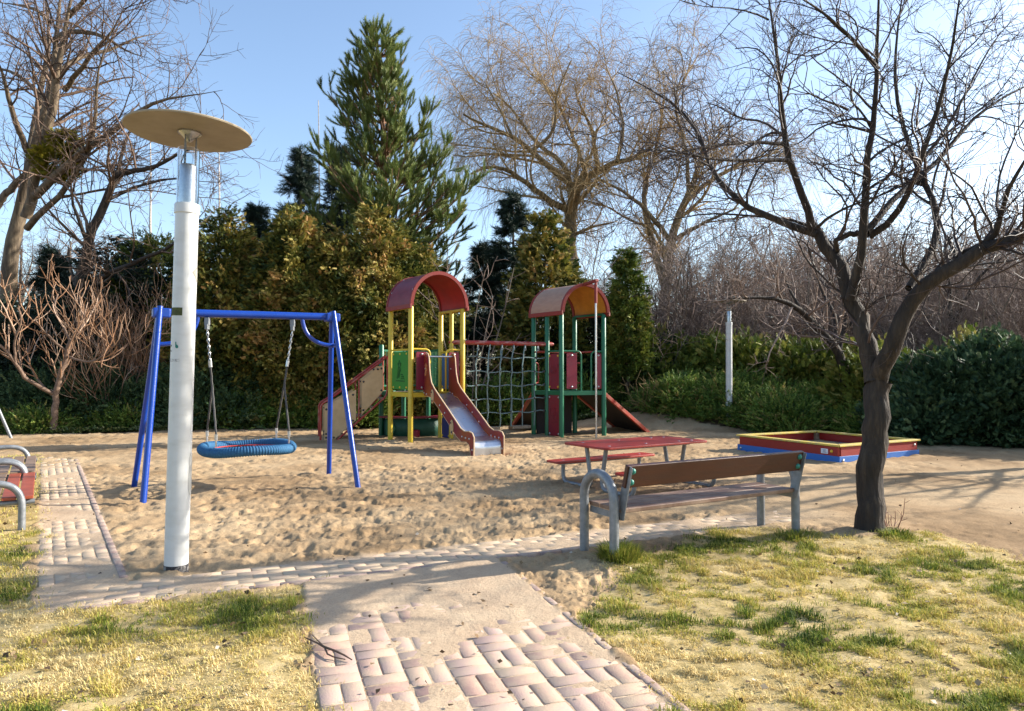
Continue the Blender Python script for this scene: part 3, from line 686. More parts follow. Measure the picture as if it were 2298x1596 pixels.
# stairs
S0 = V(-4.25, 15.5, 0); se = V(1.3, .25, 0).normalized(); sn = V(-.25, .75, 0)
def ST(s, z, off=0.): return S0 + se * s + sn * off + UPZ * z
stair = None
tr = MB()
for i in range(5):
    f = (i + .6) / 5; tr.prism([ST(.15 + 1.15 * f - .13, f * 1.0, .03), ST(.15 + 1.15 * f + .13, f * 1.0, .03), ST(.15 + 1.15 * f + .13, f * 1.0, .95), ST(.15 + 1.15 * f - .13, f * 1.0, .95)], (0, 0, .04))
stair = tr.build('staircase', DECK, PS, .004); tag(stair, 'staircase with beige side panels and red tube rails')
for off in (0, 1):
    for poly in ([(0, .1), (0, .76), (.7, 1.15), (.7, .45), (.2, .0), (.0, .0)], [(.82, .565), (.82, 1.34), (1.2, 1.68), (1.3, 1.7), (1.3, 1.1)]):
        k = MB(); k.prism([ST(s, z, off) for s, z in poly], se.cross(UPZ) * .02); o = k.build('side_panel', TAN, stair, .004)
        bo = MB(); cs_ = sum(s for s, z in poly) / len(poly); cz_ = sum(z for s, z in poly) / len(poly)
        for s, z in poly: bo.dome(ST(s + (cs_ - s) * .16, z + (cz_ - z) * .16, off) + se.cross(UPZ) * .02, se.cross(UPZ), .026, 8)
        split_build(bo, 'bolt', BLACKR, o)
    on = se.cross(UPZ) * .035
    MB().tube([q + on for q in bend([ST(-.08, -.05, off), ST(-.08, .82, off), ST(.1, .92, off), ST(1.46, 1.95, off)], .12)], .024, 10).build('rail', REDT, stair)
    MB().tube([q + on for q in bend([ST(.22, -.05, off), ST(1.36, .98, off), ST(1.4, 1.1, off), ST(1.4, 1.9, off)], .1)], .022, 10).build('rail', REDT, stair)
    MB().tube([ST(.76, .43, off) + on, ST(.76, 1.4, off) + on], .018, 8).build('rail', REDT, stair)
# rear platform with green railing and the round counter below
G1, G2, G3 = V(-3.18, 16.62, 0), V(-2.12, 17.3, 0), V(-2.75, 17.35, 0)
post(G1, 2.22, GRN, .06); post(G2, 2.1, GRN); post(G3, 2.1, GRN)
plat([A, C_, G2, G3, G1], DECK, GRN)
def fence(a, b, n):
    k = MB(); k.bar(xy(a, 2.08), xy(b, 2.08), .04, .045).bar(xy(a, 1.22), xy(b, 1.22), .03, .04)
    for i in range(1, n):
        p = a + (b - a) * (i / n); k.tube([xy(p, 1.22), xy(p, 2.08)], .011, 6)
    return k.build('railing', GRN, PS)
fence(G1, G3, 9); fence(G3, G2, 8); fence(G2, C_, 9)
cc = V(-2.45, 16.75, 0); k = MB(); an = np.linspace(math.radians(165), math.radians(375), 22)
wall = [cc + V(math.cos(a), .62 * math.sin(a), 0) * .7 for a in an]
k.v += [xy(p, z) for p in wall for z in (0, .43)]; k.f += [(2 * i, 2 * i + 2, 2 * i + 3, 2 * i + 1) for i in range(21)]
sh = k.build('counter_shell', mat('dark_green_panel', (.008, .06, .035), (.015, .08, .05), rough=.6), PS); sh.modifiers.new('thickness', 'SOLIDIFY').thickness = .025
tag(sh, 'low round counter under the yellow tower')
k = MB(); out_ = [cc + V(math.cos(a), .62 * math.sin(a), 0) * .82 for a in an]; inn_ = [cc + V(math.cos(a), .62 * math.sin(a), 0) * .52 for a in an]
k.v += [xy(p, z) for po, pi in zip(out_, inn_) for p, z in ((po, .45), (po, .49), (pi, .49), (pi, .45))]
k.f += [(4 * i + j, 4 * i + (j + 1) % 4, 4 * i + 4 + (j + 1) % 4, 4 * i + 4 + j) for i in range(21) for j in range(4)] + [(3, 2, 1, 0), (84, 85, 86, 87)]
k.build('counter_top', CRIM, sh)
k = MB(); k.lathe([(.0, 0), (.1, 0), (.11, .12), (.11, .16), (.08, .18), (0, .18)], (-2.3, 16.3, 0), 14); k.build('stool', CRIM, PS)
MB().prism([(-3.0, 16.3, .05), (-2.85, 16.33, .05), (-2.78, 16.34, .2), (-2.85, 16.33, .36), (-3.0, 16.3, .42)], (-.01, .03, 0)).build('side_board', GRN, PS)
# rope net between the towers
NA, NB = xy(F_, 0) + V(.06, .02, 0), xy(P2, 0) + V(-.05, -.02, 0)
BA, BB = xy(E_, 2.24), xy(P2, 2.23) + V(.1, .05, 0)
net = MB().tube([BA + (BA - BB).normalized() * .06, BA, BB, BB + (BB - BA).normalized() * .06], [.03, .052, .052, .03], 14).build('net_beam', mat('worn_red_beam', (.3, .02, .014), (.44, .26, .22), scale=6, rough=.5, contrast=(.45, .7), stretch=(1, 1, 3)), PS); tag(net, 'red beam carrying the climbing net')
def NP(u, z, off=0.):
    p = NA + (NB - NA) * u; t = max(0, min(1, (z - 1.7) / .5)); b = BA + (BB - BA) * (.15 + .83 * u); p = p * (1 - t) + xy(b, 0) * t
    return p + V(-.3, .9, 0) * off + UPZ * z
rr = RS(3)
us = [.13, .27, .42, .56, .7, .86]; zs = [1.9, 1.57, 1.25, .93, .62]
for i, u in enumerate(us):
    for off in ((0,) if i in (0, 5) else (-.05, .09)):
        pts = [NP(u + off * .16 + rr.randn() * .005, z, off + .02 * math.sin(z * 7)) for z in np.linspace(2.2, .28, 13)]
        MB().tube(pts, .013, 7).build('net_rope', ROPE, net)
for z in zs:
    us2 = np.linspace(.0, 1.0, 15)
    MB().tube([NP(u, z + .02 * math.sin(u * 20 + z * 3) - .02 * math.sin(u * PI), 0) for u in us2], .013, 7).build('net_rope', ROPE, net)
    kn = MB()
    for i, u in enumerate(us):
        kn.lathe([(0, -.03), (.026, -.02), (.03, 0), (.026, .02), (0, .03)], NP(u, z, 0), 8)
    for u in (.015, .985): kn.lathe([(0, -.03), (.03, -.02), (.035, 0), (.03, .02), (0, .03)], NP(u, z, 0), 8)
    split_build(kn, 'net_knot', BLACKR, net)
kn = MB()
for u in us:
    b = BA + (BB - BA) * (.15 + .83 * u); kn.tube([b - UPZ * .04, b - UPZ * .11], .02, 8)
    kn.loop([b - UPZ * .13 + V(.02 * math.cos(a), 0, .03 * math.sin(a)) for a in np.linspace(0, 6.28, 10, endpoint=False)], .007, 6)
split_build(kn, 'shackle', STEEL, net)
for u0, u1, off in ((.22, .42, .15), (.58, .82, .2)):
    a, b = NP(u0, .24, off), NP(u1, .24, off)
    MB().bar(a, b, .2, .07).build('foot_plank', WOODG, net, .006)
# climbing ramps on the green tower
def ramp(a, b, dirv, lng, m, label):
    d = Vector(dirv).normalized() * lng; q = [xy(a, 1.06), xy(b, 1.06), xy(b, -.04) + d, xy(a, -.04) + d]
    n = (q[1] - q[0]).cross(q[3] - q[0]).normalized()
    if n.z < 0: n = -n
    k = MB(); k.prism(q, -n * .03); o = k.build('climbing_ramp', m, PS); tag(o, label)
    e = MB()
    for i, j in ((0, 3), (1, 2)): e.bar(q[i] - n * .02, q[j] - n * .02, .07, .09, n)
    e.build('ramp_edge', mat('ramp_red', (.34, .03, .015), (.26, .07, .04), scale=5, rough=.5), o, .006)
    h = MB()
    for i, (u, v) in enumerate(((.3, .25), (.7, .4), (.35, .6), (.65, .8), (.5, .12))): h.dome(q[0] + (q[1] - q[0]) * u + (q[3] - q[0]) * v, n, .05, 8)
    split_build(h, 'foothold', YBOLT, o); return o
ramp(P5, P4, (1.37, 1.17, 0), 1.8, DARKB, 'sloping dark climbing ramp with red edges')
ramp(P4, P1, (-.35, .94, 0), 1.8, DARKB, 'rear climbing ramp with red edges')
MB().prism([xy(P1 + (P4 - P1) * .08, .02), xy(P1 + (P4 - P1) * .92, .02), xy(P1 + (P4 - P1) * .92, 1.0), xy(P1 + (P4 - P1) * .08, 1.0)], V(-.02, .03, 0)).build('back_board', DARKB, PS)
# fireman's pole
fp = V(1.95, 15.85, 0); top = (P3 + P5) / 2
pole = MB().tube([xy(fp, -.1), xy(fp, 3.2)], .024, 14).build('sliding_pole', STEEL, PS); tag(pole, "steel fireman's pole with red bracket")
MB().tube([xy(fp, 3.15), xy(fp, 3.64)], .036, 12).bar(xy(top, 3.64), xy(fp, 3.68) + (xy(fp, 0) - xy(top, 0)).normalized() * .06, .09, .06).build('bracket', REDD, pole, .004)
# ---------------------------------------------------------------- swing frame and nest swing
fl, rl, fr, rrg = G(320, 1132), G(300, 1092), G(805, 1097), G(738, 1063)
TL, TR = V(-4.31, 8.5, 2.27), V(-2.6, 9.62, 2.31)
SF = thing('swing_frame', 'blue steel A-frame of the nest swing', 'swing frame', ((TL.x + TR.x) / 2, (TL.y + TR.y) / 2, 0))
bd = (TR - TL).normalized()
beam = MB().tube([TL - bd * .02, TR + bd * .02], .05, 16).build('beam', BLU, SF)
for top_, f, rg, s in ((TL, fl, rl, -1), (TR, fr, rrg, 1)):
    t2 = top_ + UPZ * .07 + bd * s * .06
    for q, dd in ((f, -1), (rg, 1)):
        pd = (V(q.x, q.y, 0) - xy(t2, 0)).normalized() * .045
        MB().tube([t2 + pd, V(q.x, q.y, -.05)], .036, 14).build('leg', BLU, SF)
    MB().box(t2 - UPZ * .08, (.2, .16, .12), Matrix.Rotation(math.atan2(bd.y, bd.x), 3, 'Z')).build('joint_plate', BLU, SF, .02)
    m1 = t2.lerp(V(f.x, f.y, 0), .2); m2 = t2.lerp(V(rg.x, rg.y, 0), .2)
    MB().tube([m1, m2], .03, 10).build('cross_brace', BLU, SF)
    hub = (m1 + m2) / 2; ct = top_ - bd * s * .36 - UPZ * .03
    MB().tube([hub * (1 - u) ** 2 + (V(ct.x, ct.y, hub.z) * .92 + hub * .08 ) * 2 * u * (1 - u) + ct * u * u for u in np.linspace(0, 1, 12)], .028, 10).build('curved_brace', BLU, SF)
    bo = MB()
    for u in (.04, .1, .22): 
        p = t2.lerp(V(f.x, f.y, 0), u); bo.dome(p + V(.2, -.98, 0) * .035, V(.2, -.98, 0), .014, 8)
    split_build(bo, 'bolt', CHROME, SF)
NC = V(-3.49, 9.05, .53); NSR = .55
NS = thing('nest_swing', 'round blue rope basket seat hanging below the swing beam', 'nest swing', NC)
nx = V(bd.x, bd.y, 0).normalized(); ny = V(-nx.y, nx.x, 0)
NX = V(bd.x, bd.y, 0).normalized(); NY = V(-NX.y, NX.x, 0)
def NR(a, r=NSR, z=0): return NC + NX * math.cos(a) * r + NY * math.sin(a) * r + UPZ * z
# rope wound round the ring: a torus with ridges
k = MB(); nM, nm = 420, 12
for i in range(nM):
    a = 2 * PI * i / nM; c = NR(a, NSR, .012 * math.sin(3 * a)); rd = (NX * math.cos(a) + NY * math.sin(a))
    for j in range(nm):
        b = 2 * PI * j / nm; r_ = .062 + .006 * math.sin(a * 105 + b); k.v.append(c + rd * r_ * math.cos(b) + UPZ * r_ * math.sin(b))
k.f += [(i * nm + j, ((i + 1) % nM) * nm + j, ((i + 1) % nM) * nm + (j + 1) % nm, i * nm + (j + 1) % nm) for i in range(nM) for j in range(nm)]
BROPE = mat('blue_rope', (.006, .06, .17), (.03, .15, .28), scale=60, rough=.8, bump=.003, bscale=180, contrast=(.3, .7))
k.build('rim', BROPE, NS, ang=180)
k = MB(); DKR = mat('dark_wrap', (.02, .03, .04), None, rough=.8)
RNET = mat('red_net_rope', (.35, .03, .03), (.5, .06, .05), scale=60, rough=.8)
k = MB()
for i in range(8):
    a = PI * i / 8; k.tube([NR(a, NSR * u if u > 0 else -NSR * u, 0) if False else NC + (NX * math.cos(a) + NY * math.sin(a)) * NSR * u - UPZ * .085 * (1 - u * u) for u in np.linspace(-.95, .95, 13)], .009, 6)
for r_ in (.12, .25, .38, .48): k.loop([NR(a, r_, -.085 * (1 - (r_ / NSR) ** 2) + .008) for a in np.linspace(0, 2 * PI, 32, endpoint=False)], .008, 6)
k.build('seat_net', RNET, NS)
BLKROPE = mat('black_rope', (.03, .03, .03), (.09, .085, .08), scale=90, rough=.8)
for s, hu in ((-1, .23), (1, .76)):
    hg = TL.lerp(TR, hu) - UPZ * .05
    MB().box(hg - UPZ * .05, (.06, .05, .1)).box(hg - UPZ * .12, (.04, .07, .07)).build('hanger', GALV, NS, .006)
    e = NC + NX * s * .42 * .62; jn = hg.lerp(xy(NC + NX * s * .4, .62), .36)
    c0 = hg - UPZ * .15; L_ = (jn - c0); nl = int(L_.length / .042); ch = MB()
    dv = L_.normalized(); s1 = dv.orthogonal().normalized(); s2 = dv.cross(s1)
    for i in range(nl):
        c = c0 + L_ * ((i + .5) / nl); sx = s1 if i % 2 else s2
        ch.loop([c + dv * .027 * math.cos(a) + sx * .013 * math.sin(a) for a in np.linspace(0, 2 * PI, 10, endpoint=False)], .0045, 5)
    ch.build('chain', STEEL, NS)
    MB().tube([jn + dv * -.02, jn + dv * .06], .022, 10).build('ferrule', CHROME, NS)
    for s2_ in (-1, 1):
        an = (PI if s < 0 else 0) + (s2_ * .62 if s > 0 else -s2_ * .62); tgt = NR(an, NSR, .06)
        m1 = jn + dv * .55 + V(0, 0, 0); pts = [jn + dv * .05, jn + dv * .3 + (tgt - jn) * .02, tgt + UPZ * .16]
        q = resample(pts, 24); tw = perp(nrm((q[-1] - q[0])[None]))[0]
        MB().tube([Vector(p) + Vector(tw) * .006 * math.sin(i * 1.6) for i, p in enumerate(q)], .013, 7).build('rope', BLKROPE, NS)
        MB().tube([tgt + UPZ * .16, tgt + UPZ * .09], .02, 10).build('ferrule', CHROME, NS)
        MB().tube([tgt + UPZ * .09, tgt], .012, 8).build('link', STEEL, NS)
# ---------------------------------------------------------------- picnic table
REDB = mat('red_tabletop', (.34, .02, .014), (.26, .03, .02), scale=5, rough=.42, contrast=(.35, .7), detail=9, bump=.0008, bscale=70)
TP = [V(.71, 9.11, 0), V(1.07, 8.28, 0), V(2.63, 9.23, 0), V(2.29, 10.15, 0)]
tc_ = sum(TP, V(0, 0, 0)) / 4; tx = ((TP[2] - TP[1]) + (TP[3] - TP[0])).normalized(); ty = V(-tx.y, tx.x, 0)
PT = thing('picnic_table', "low red children's picnic table with attached benches on bent steel tubes", 'picnic table', tc_)
def TQ(u, v, z): return tc_ + tx * u + ty * v + UPZ * z
def board(name, u0, u1, v0, v1, z, th, m, rad=.07):
    poly = bend([TQ((u0 + u1) / 2, v0, z), TQ(u1, v0, z), TQ(u1, v1, z), TQ(u0, v1, z), TQ(u0, v0, z), TQ((u0 + u1) / 2 - .001, v0, z)], rad, 5)[:-1]
    k = MB(); k.prism(poly, (0, 0, -th)); return k.build(name, m, PT, .006)
tb = board('tabletop', -.92, .92, -.44, .44, .6, .028, REDB, .1)
bo = MB()
for u in (-.72, -.1, .5, .74):
    for v in (-.28, .25): bo.dome(TQ(u, v, .6), UPZ, .02, 8, .3)
split_build(bo, 'bolt', CHROME, tb)
for v0, v1 in ((.56, .86), (-.86, -.56)):
    s_ = board('seat', -.9, .9, v0, v1, .32, .028, REDB, .06)
    bo = MB()
    for u in (-.7, 0, .7): bo.dome(TQ(u, (v0 + v1) / 2, .32), UPZ, .018, 8, .3)
    split_build(bo, 'bolt', CHROME, s_)
    MB().bar(TQ(-.75, (v0 + v1) / 2, .275), TQ(.75, (v0 + v1) / 2, .275), .05, .03).build('seat_rail', GALV, PT)
MB().bar(TQ(-.7, -.26, .556), TQ(.7, -.26, .556), .05, .03).build('table_rail', GALV, PT)
MB().bar(TQ(-.7, .26, .556), TQ(.7, .26, .556), .05, .03).build('table_rail', GALV, PT)
for u in (-.7, .7):
    for sg in (-1, 1):
        MB().tube(bend([TQ(u, sg * .71, .29), TQ(u, sg * .71, .03), TQ(u, sg * .09, .03), TQ(u, sg * .2, .57)], .14, 7), .028, 12).build('leg', GALV, PT)
# ---------------------------------------------------------------- sandbox
SBX = thing('sandbox', 'square red and blue sandbox with a yellow seat rim', 'sandbox', (5.93, 12.96, 0))
SR = paint('sandbox_red', (.24, .008, .006), (.2, .015, .01), .5, .66); SBL = paint('sandbox_blue', (.015, .12, .42), (.03, .18, .45), .5, .66)
SY = mat('worn_yellow_wood', (.56, .42, .06), (.36, .3, .14), scale=6, rough=.65, contrast=(.42, .66), detail=10, bump=.002, bscale=30)
corners = [V(p[0], p[1], 0) for p in SANDBOX]; sc = sum(corners, V(0, 0, 0)) / 4
inset = [sc + (p - sc) * .955 for p in corners]
for i in range(4):
    a, b = inset[i], inset[(i + 1) % 4]; d = (b - a).normalized()
    MB().bar(xy(a, .2) + d * .02, xy(b, .2) - d * .02, .04, .155).build('upper_board', SR, SBX, .004)
    MB().bar(xy(a, .055) - d * .03, xy(b, .055) + d * .03, .06, .14).build('lower_board', SBL, SBX, .004)
    o1, o2 = corners[i], corners[(i + 1) % 4]; i1, i2 = sc + (o1 - sc) * .87, sc + (o2 - sc) * .87
    r1 = MB(); r1.prism([xy(o1, .285) + d * .004, xy(o2, .285) - d * .004, xy(i2, .285) - d * .004, xy(i1, .285) + d * .004], (0, 0, .032)); r1.build('seat_rim', SY, SBX, .007)
    MB().box(xy(sc + (o1 - sc) * .91, .14), (.09, .09, .28), Matrix.Rotation(math.atan2(d.y, d.x), 3, 'Z')).build('corner_post', WOODG, SBX)
a, b = inset[0], inset[1]; d = (b - a).normalized(); n = d.cross(UPZ)
if n.dot(sc - a) > 0: n = -n
pc = xy(b - d * .27, .19) + n * .021
pl = MB().bar(pc - d * .07, pc + d * .07, .004, .085).build('label_plate', mat('white_plate', (.62, .66, .74), None, rough=.4), SBX, .002)
tx_ = MB()
for i, (l, z) in enumerate(((.07, .022), (.045, .006), (.05, -.008), (.085, -.022))): tx_.bar(pc + n * .003 - d * l / 2 + UPZ * z, pc + n * .003 + d * l / 2 + UPZ * z, .003, .006)
tx_.build('small_print', mat('print_blue', (.05, .09, .2), None), pl)
bo = MB(); bo.dome(xy(b - d * .13, .2) + n * .021, n, .028, 10); split_build(bo, 'bolt', YBOLT, SBX)
n2 = (inset[2] - inset[1]).normalized(); m2 = n2.cross(UPZ); m2 = -m2 if m2.dot(sc - b) > 0 else m2
bo = MB(); bo.dome(xy(inset[2] - n2 * .1, .22) + m2 * .021, m2, .026, 10); bo.dome(xy(b + n2 * .06, .055) + m2 * .031, m2, .026, 10); bo.dome(xy(inset[0] + d * .06, .06) + n * .031, n, .024, 10); split_build(bo, 'bolt', CHROME, SBX)
bo = MB(); bo.prism([xy(b, .125) + n * .02 + d * -.012, xy(b, .27) + n * .02 + d * -.012, xy(b, .27) + n * .02 + d * .02, xy(b, .125) + n * .02 + d * .02], n * .004); bo.build('corner_strip', REDB, SBX)
# ---------------------------------------------------------------- benches
WOODB = mat('brown_bench_board', (.06, .016, .009), (.042, .013, .008), scale=2.5, rough=.42, bump=.0012, bscale=14, stretch=(1, 1, 9), contrast=(.35, .65), detail=8)
WOODS = mat('worn_seat_board', (.13, .065, .042), (.24, .155, .105), scale=4, rough=.5, bump=.0012, bscale=18, contrast=(.4, .62), detail=9)
TEAL = mat('teal_cap', (.01, .2, .16), (.02, .15, .12), rough=.45)
nf, nrr = V(.60, 5.705, 0), V(.796, 5.36, 0); bx = V(1.84, 1.03, 0).normalized(); by = V(.49, -.87, 0).normalized(); BL = 2.11
PB = thing('park_bench', 'brown slatted park bench with grey tube arches seen from behind', 'bench', nf + bx * 1.05)
def BQ(u, v, z): return nf + bx * u + by * v + UPZ * z
for u in (0, BL):
    pts = [BQ(u, 0, -.1), BQ(u, 0, .5)] + arc(BQ(u, .2, .5), -by, UPZ, .2, 0, PI, 14)[1:-1] + [BQ(u, .4, .5), BQ(u, .4, -.1)]
    ar = MB().tube(pts, .038, 16).build('arm_frame', GALV, PB)
    su = u + (.05 if u == 0 else -.05)
    MB().bar(BQ(su, .02, .385), BQ(su, .42, .385), .008, .05).build('seat_bracket', GALV, PB)
    sp = MB(); cs2 = su + (.0 if u == 0 else .0)
    sp.prism([BQ(cs2, .36, .36), BQ(cs2, .45, .36), BQ(cs2, .56, .78), BQ(cs2, .5, .8), BQ(cs2, .42, .6)], bx * .01); sp.build('back_bracket', GALV, PB, .002)
for v0, v1 in ((.0, .13), (.145, .28), (.295, .43)):
    MB().bar(BQ(.05, (v0 + v1) / 2, .43), BQ(BL - .05, (v0 + v1) / 2, .43), v1 - v0, .035).build('seat_board', WOODS, PB, .006)
ang_ = math.atan2(.11, .42); bu = (UPZ * math.cos(ang_) + by * math.sin(ang_)).normalized()
b0, b1 = BQ(.035, .49, .71), BQ(BL - .035, .49, .71)
bb = MB().bar(b0, b1, .04, .185, bu).build('backrest_board', WOODB, PB, .008)
bo = MB(); bn = bx.cross(bu)
bn = bn if bn.dot(by) > 0 else -bn
for u in (.09, BL - .09):
    for dz in (-.045, .045): bo.dome(BQ(u, .49, .71) + bu * dz + bn * .02, bn, .026, 12, .8)
split_build(bo, 'bolt_cap', TEAL, PB)
REDS = mat('red_stained_slat', (.34, .07, .03), (.24, .05, .025), scale=4, rough=.5, bump=.001, bscale=20, contrast=(.35, .7))
BRS = mat('brown_grey_slat', (.24, .16, .11), (.15, .1, .07), scale=4, rough=.6, bump=.002, bscale=16, contrast=(.35, .7))
q0, q1, q2 = V(-4.6, 6.6, 0), V(-5.76, 8.29, 0), V(-6.89, 9.93, 0)
ld = (q2 - q0).normalized(); ln_ = V(-ld.y, ld.x, 0); ln_ = -ln_ if ln_.x > 0 else ln_
def low_bench(name, label, s0, s1, cols, arms):
    o = q0 + ld * ((s0 + s1) / 2); T = thing(name, label, 'bench', o + ln_ * .25)
    def LQ(s, v, z): return q0 + ld * s + ln_ * v + UPZ * z
    for i, mcol in enumerate(cols):
        MB().bar(LQ(s0 + .03, .06 + .135 * i, .315), LQ(s1 - .03, .06 + .135 * i, .315), .115, .03).build('seat_slat', mcol, T, .006)
    for s in arms:
        MB().tube(bend([LQ(s, .09, -.1), LQ(s, .09, .47), LQ(s, .62, .47), LQ(s, .62, -.1)], .24, 9), .032, 14).build('arm_frame', GALV, T)
        MB().tube([LQ(s + (.06 if s < (s0 + s1) / 2 else -.06), -.01, .27), LQ(s + (.06 if s < (s0 + s1) / 2 else -.06), .6, .27)], .026, 12).build('seat_support', GALV, T)
    return T
low_bench('park_bench', 'low bench with red stained slats beside the narrow path', 0, 1.98, (REDS, REDS, BRS, BRS), (.02, 1.95))
low_bench('park_bench', 'low bench with weathered brown slats behind the red slatted one', 2.06, 4.02, (BRS, BRS, BRS, BRS), (2.1, 3.98))
# ---------------------------------------------------------------- lamps
LB = G(395, 1283); LAMP = thing('park_lamp', 'tall white round lamp post with a wide flat disc shade at the path corner', 'lamp post', LB, 'disc topped park lamps')
ORG[LAMP] = V(0, 0, 0)
LW = mat('white_lamp_paint', (.6, .61, .6), (.5, .5, .47), scale=5, rough=.42, bump=.0008, bscale=150, contrast=(.45, .8), stretch=(1, 1, 2.5), detail=9)
pole = MB().lathe([(.085, -.05), (.085, 1.0), (.083, 2.74), (.083, 2.745)], n=36).build('pole', LW, LAMP)
MB().lathe([(.083, 2.73), (.0905, 2.735), (.0905, 2.8), (.086, 2.81), (.05, 2.81)], n=36).build('collar', LW, LAMP)
MB().lathe([(.0865, -.05), (.0872, .02), (.087, .055), (.0855, .06)], n=36).build('base_ring', mat('black_bitumen', (.02, .02, .025), (.2, .19, .18), scale=22, rough=.8, contrast=(.52, .6)), LAMP)
gl = bpy.data.materials.new('clear_lamp_glass'); gl.use_nodes = True; b = gl.node_tree.nodes['Principled BSDF']
b.inputs['Transmission Weight'].default_value = 1; b.inputs['Roughness'].default_value = .03; b.inputs['IOR'].default_value = 1.2; b.inputs['Base Color'].default_value = (.93, .96, .97, 1)
MB().lathe([(.079, 2.81), (.079, 3.24), (.075, 3.24), (.075, 2.81), (.079, 2.81)], n=36).build('glass_tube', gl, LAMP)
MB().lathe([(.0, 2.81), (.062, 2.81), (.062, 3.1), (.055, 3.115), (0, 3.115)], n=28).build('lamp_housing', mat('bright_reflector', (.5, .52, .54), (.62, .63, .64), scale=60, rough=.34, metal=.85), LAMP)
rods = MB()
for a in (.4, 2.5, 4.6): rods.tube([V(.05 * math.cos(a), .05 * math.sin(a), 3.1), V(.05 * math.cos(a), .05 * math.sin(a), 3.36)], .006, 8)
split_build(rods, 'rod', GALV, LAMP)
DSC = mat('disc_underside', (.33, .28, .2), (.26, .22, .155), scale=4, rough=.55, contrast=(.35, .7), detail=8)
dk = MB(); dk.lathe([(0, 3.375), (.43, 3.36), (.452, 3.363), (.456, 3.372), (.45, 3.38), (.2, 3.41), (0, 3.42)], n=72).build('disc_shade', DSC, LAMP)
MB().lathe([(.0, 3.29), (.012, 3.295), (.082, 3.366), (.086, 3.36), (.086, 3.374), (0, 3.376)], n=32).build('reflector_cone', STEEL, LAMP)
def wrap(name, m, a0, a1, z0, z1, poly=None, r=.0862):
    k = MB(); a0, a1 = math.radians(a0), math.radians(a1); nA = 12
    if poly is None: poly = [(0, 0), (1, 0), (1, 1), (0, 1)]
    rows = 8
    us_ = np.linspace(0, 1, nA + 1)
    for j in range(rows + 1):
        v = j / rows
        xs = []
        for i_ in range(len(poly)):
            (u0_, v0_), (u1_, v1_) = poly[i_], poly[(i_ + 1) % len(poly)]
            if abs(v1_ - v0_) > 1e-6 and min(v0_, v1_) - 1e-6 <= v <= max(v0_, v1_) + 1e-6: xs.append(u0_ + (u1_ - u0_) * (v - v0_) / (v1_ - v0_))
        lo, hi = (min(xs), max(xs)) if xs else (0, 0)
        for u in us_:
            a = a0 + (a1 - a0) * (lo + (hi - lo) * u); z = z0 + (z1 - z0) * v; k.v.append(V(r * math.cos(a), r * math.sin(a), z))
    k.f += [(j * (nA + 1) + i_, j * (nA + 1) + i_ + 1, (j + 1) * (nA + 1) + i_ + 1, (j + 1) * (nA + 1) + i_) for j in range(rows) for i_ in range(nA)]
    return k.build(name, m, LAMP)
CA = math.degrees(math.atan2(-LB.y, -LB.x))      # bearing of the viewer's side
STK = mat('old_glue_patch', (.035, .045, .012), (.1, .11, .03), scale=40, rough=.85, contrast=(.35, .65))
SCUFF = mat('grey_scuff', (.33, .33, .32), (.6, .61, .6), scale=70, rough=.8, contrast=(.5, .56))
HATCH = mat('hatch_plate', (.5, .5, .47), (.38, .38, .36), scale=16, rough=.5, contrast=(.55, .64))
wrap('sticker', STK, CA - 88, CA - 8, 1.945, 2.005)
wrap('scuff_mark', SCUFF, CA - 85, CA - 15, 1.595, 1.615)
wrap('torn_sticker', mat('torn_paper', (.4, .38, .32), (.3, .29, .25), scale=20, rough=.9), CA + 35, CA + 80, 2.2, 2.33, [(0, .62), (.8, 1), (1, .75), (1, 0)])
ht = wrap('inspection_hatch', HATCH, CA + 52, CA + 100, .58, .9, [(.2, 0), (.8, 0), (1, .08), (1, .92), (.8, 1), (.2, 1), (0, .92), (0, .08)], .0875)
bmk = mat('teal_ink', (.01, .16, .13), None, rough=.7)
# small teal sticker with a letter b
wrap('letter_sticker', bmk, CA - 38, CA - 22, 1.695, 1.745, [(0, .15), (.55, 0), (1, .1), (1, .42), (.35, .62), (.3, 1), (0, 1)])
for zq, a_ in ((1.71, 78), (1.67, 76)): wrap('ink_scribble', mat('ink', (.1, .12, .12), (.5, .52, .5), scale=90, contrast=(.48, .52)), CA - a_, CA - a_ + 14, zq, zq + .012)
LAMP.rotation_euler = (0, math.radians(1.0), 0); ORG[LAMP] = LB
L2 = copy_tree(LAMP); L2.location = (5.87, 18.5, .1); L2.rotation_euler = (0, math.radians(-.4), math.radians(140))
L2['label'] = 'white disc topped lamp post standing in the junipers far behind the sandbox'
# leaning grey leg of another frame
LG = thing('tubular_frame', 'leaning grey steel leg of a climbing frame by the dark junipers', 'steel frame', (-11.75, 15.8, 0))
gb = G(28, 985); gtop = at(-60, 790, 15.6)
MB().tube([V(gb.x, gb.y, -.05), gtop], .034, 12).build('leg', GALV, LG)
MB().tube([gtop, gtop + V(-1.6, .3, 0)], .034, 12).build('crossbar', GALV, LG)
MB().tube([gtop + V(-1.6, .3, 0), V(gb.x - 2.5, gb.y + .4, -.05)], .034, 12).build('leg', GALV, LG)
# twig lying on the bricks
TW = thing('fallen_twig', 'forked dry twig lying on the brick path', 'twig', G(742, 1460))
q = [G(683, 1430, .03), G(712, 1443, .035), G(728, 1452, .04), G(755, 1462, .045), G(772, 1470, .035), G(790, 1481, .025)]
br = MB().tube(q, [.003, .005, .007, .006, .005, .003], 6).tube([q[2], G(735, 1468, .03), G(750, 1475, .03), G(775, 1480, .026)], [.005, .0045, .004, .003], 6).tube([G(700, 1424, .03), q[2]], [.002, .004], 6); br.build('stem', mat('twig_bark', (.07, .04, .028), (.12, .075, .05), scale=30, rough=.9), TW)
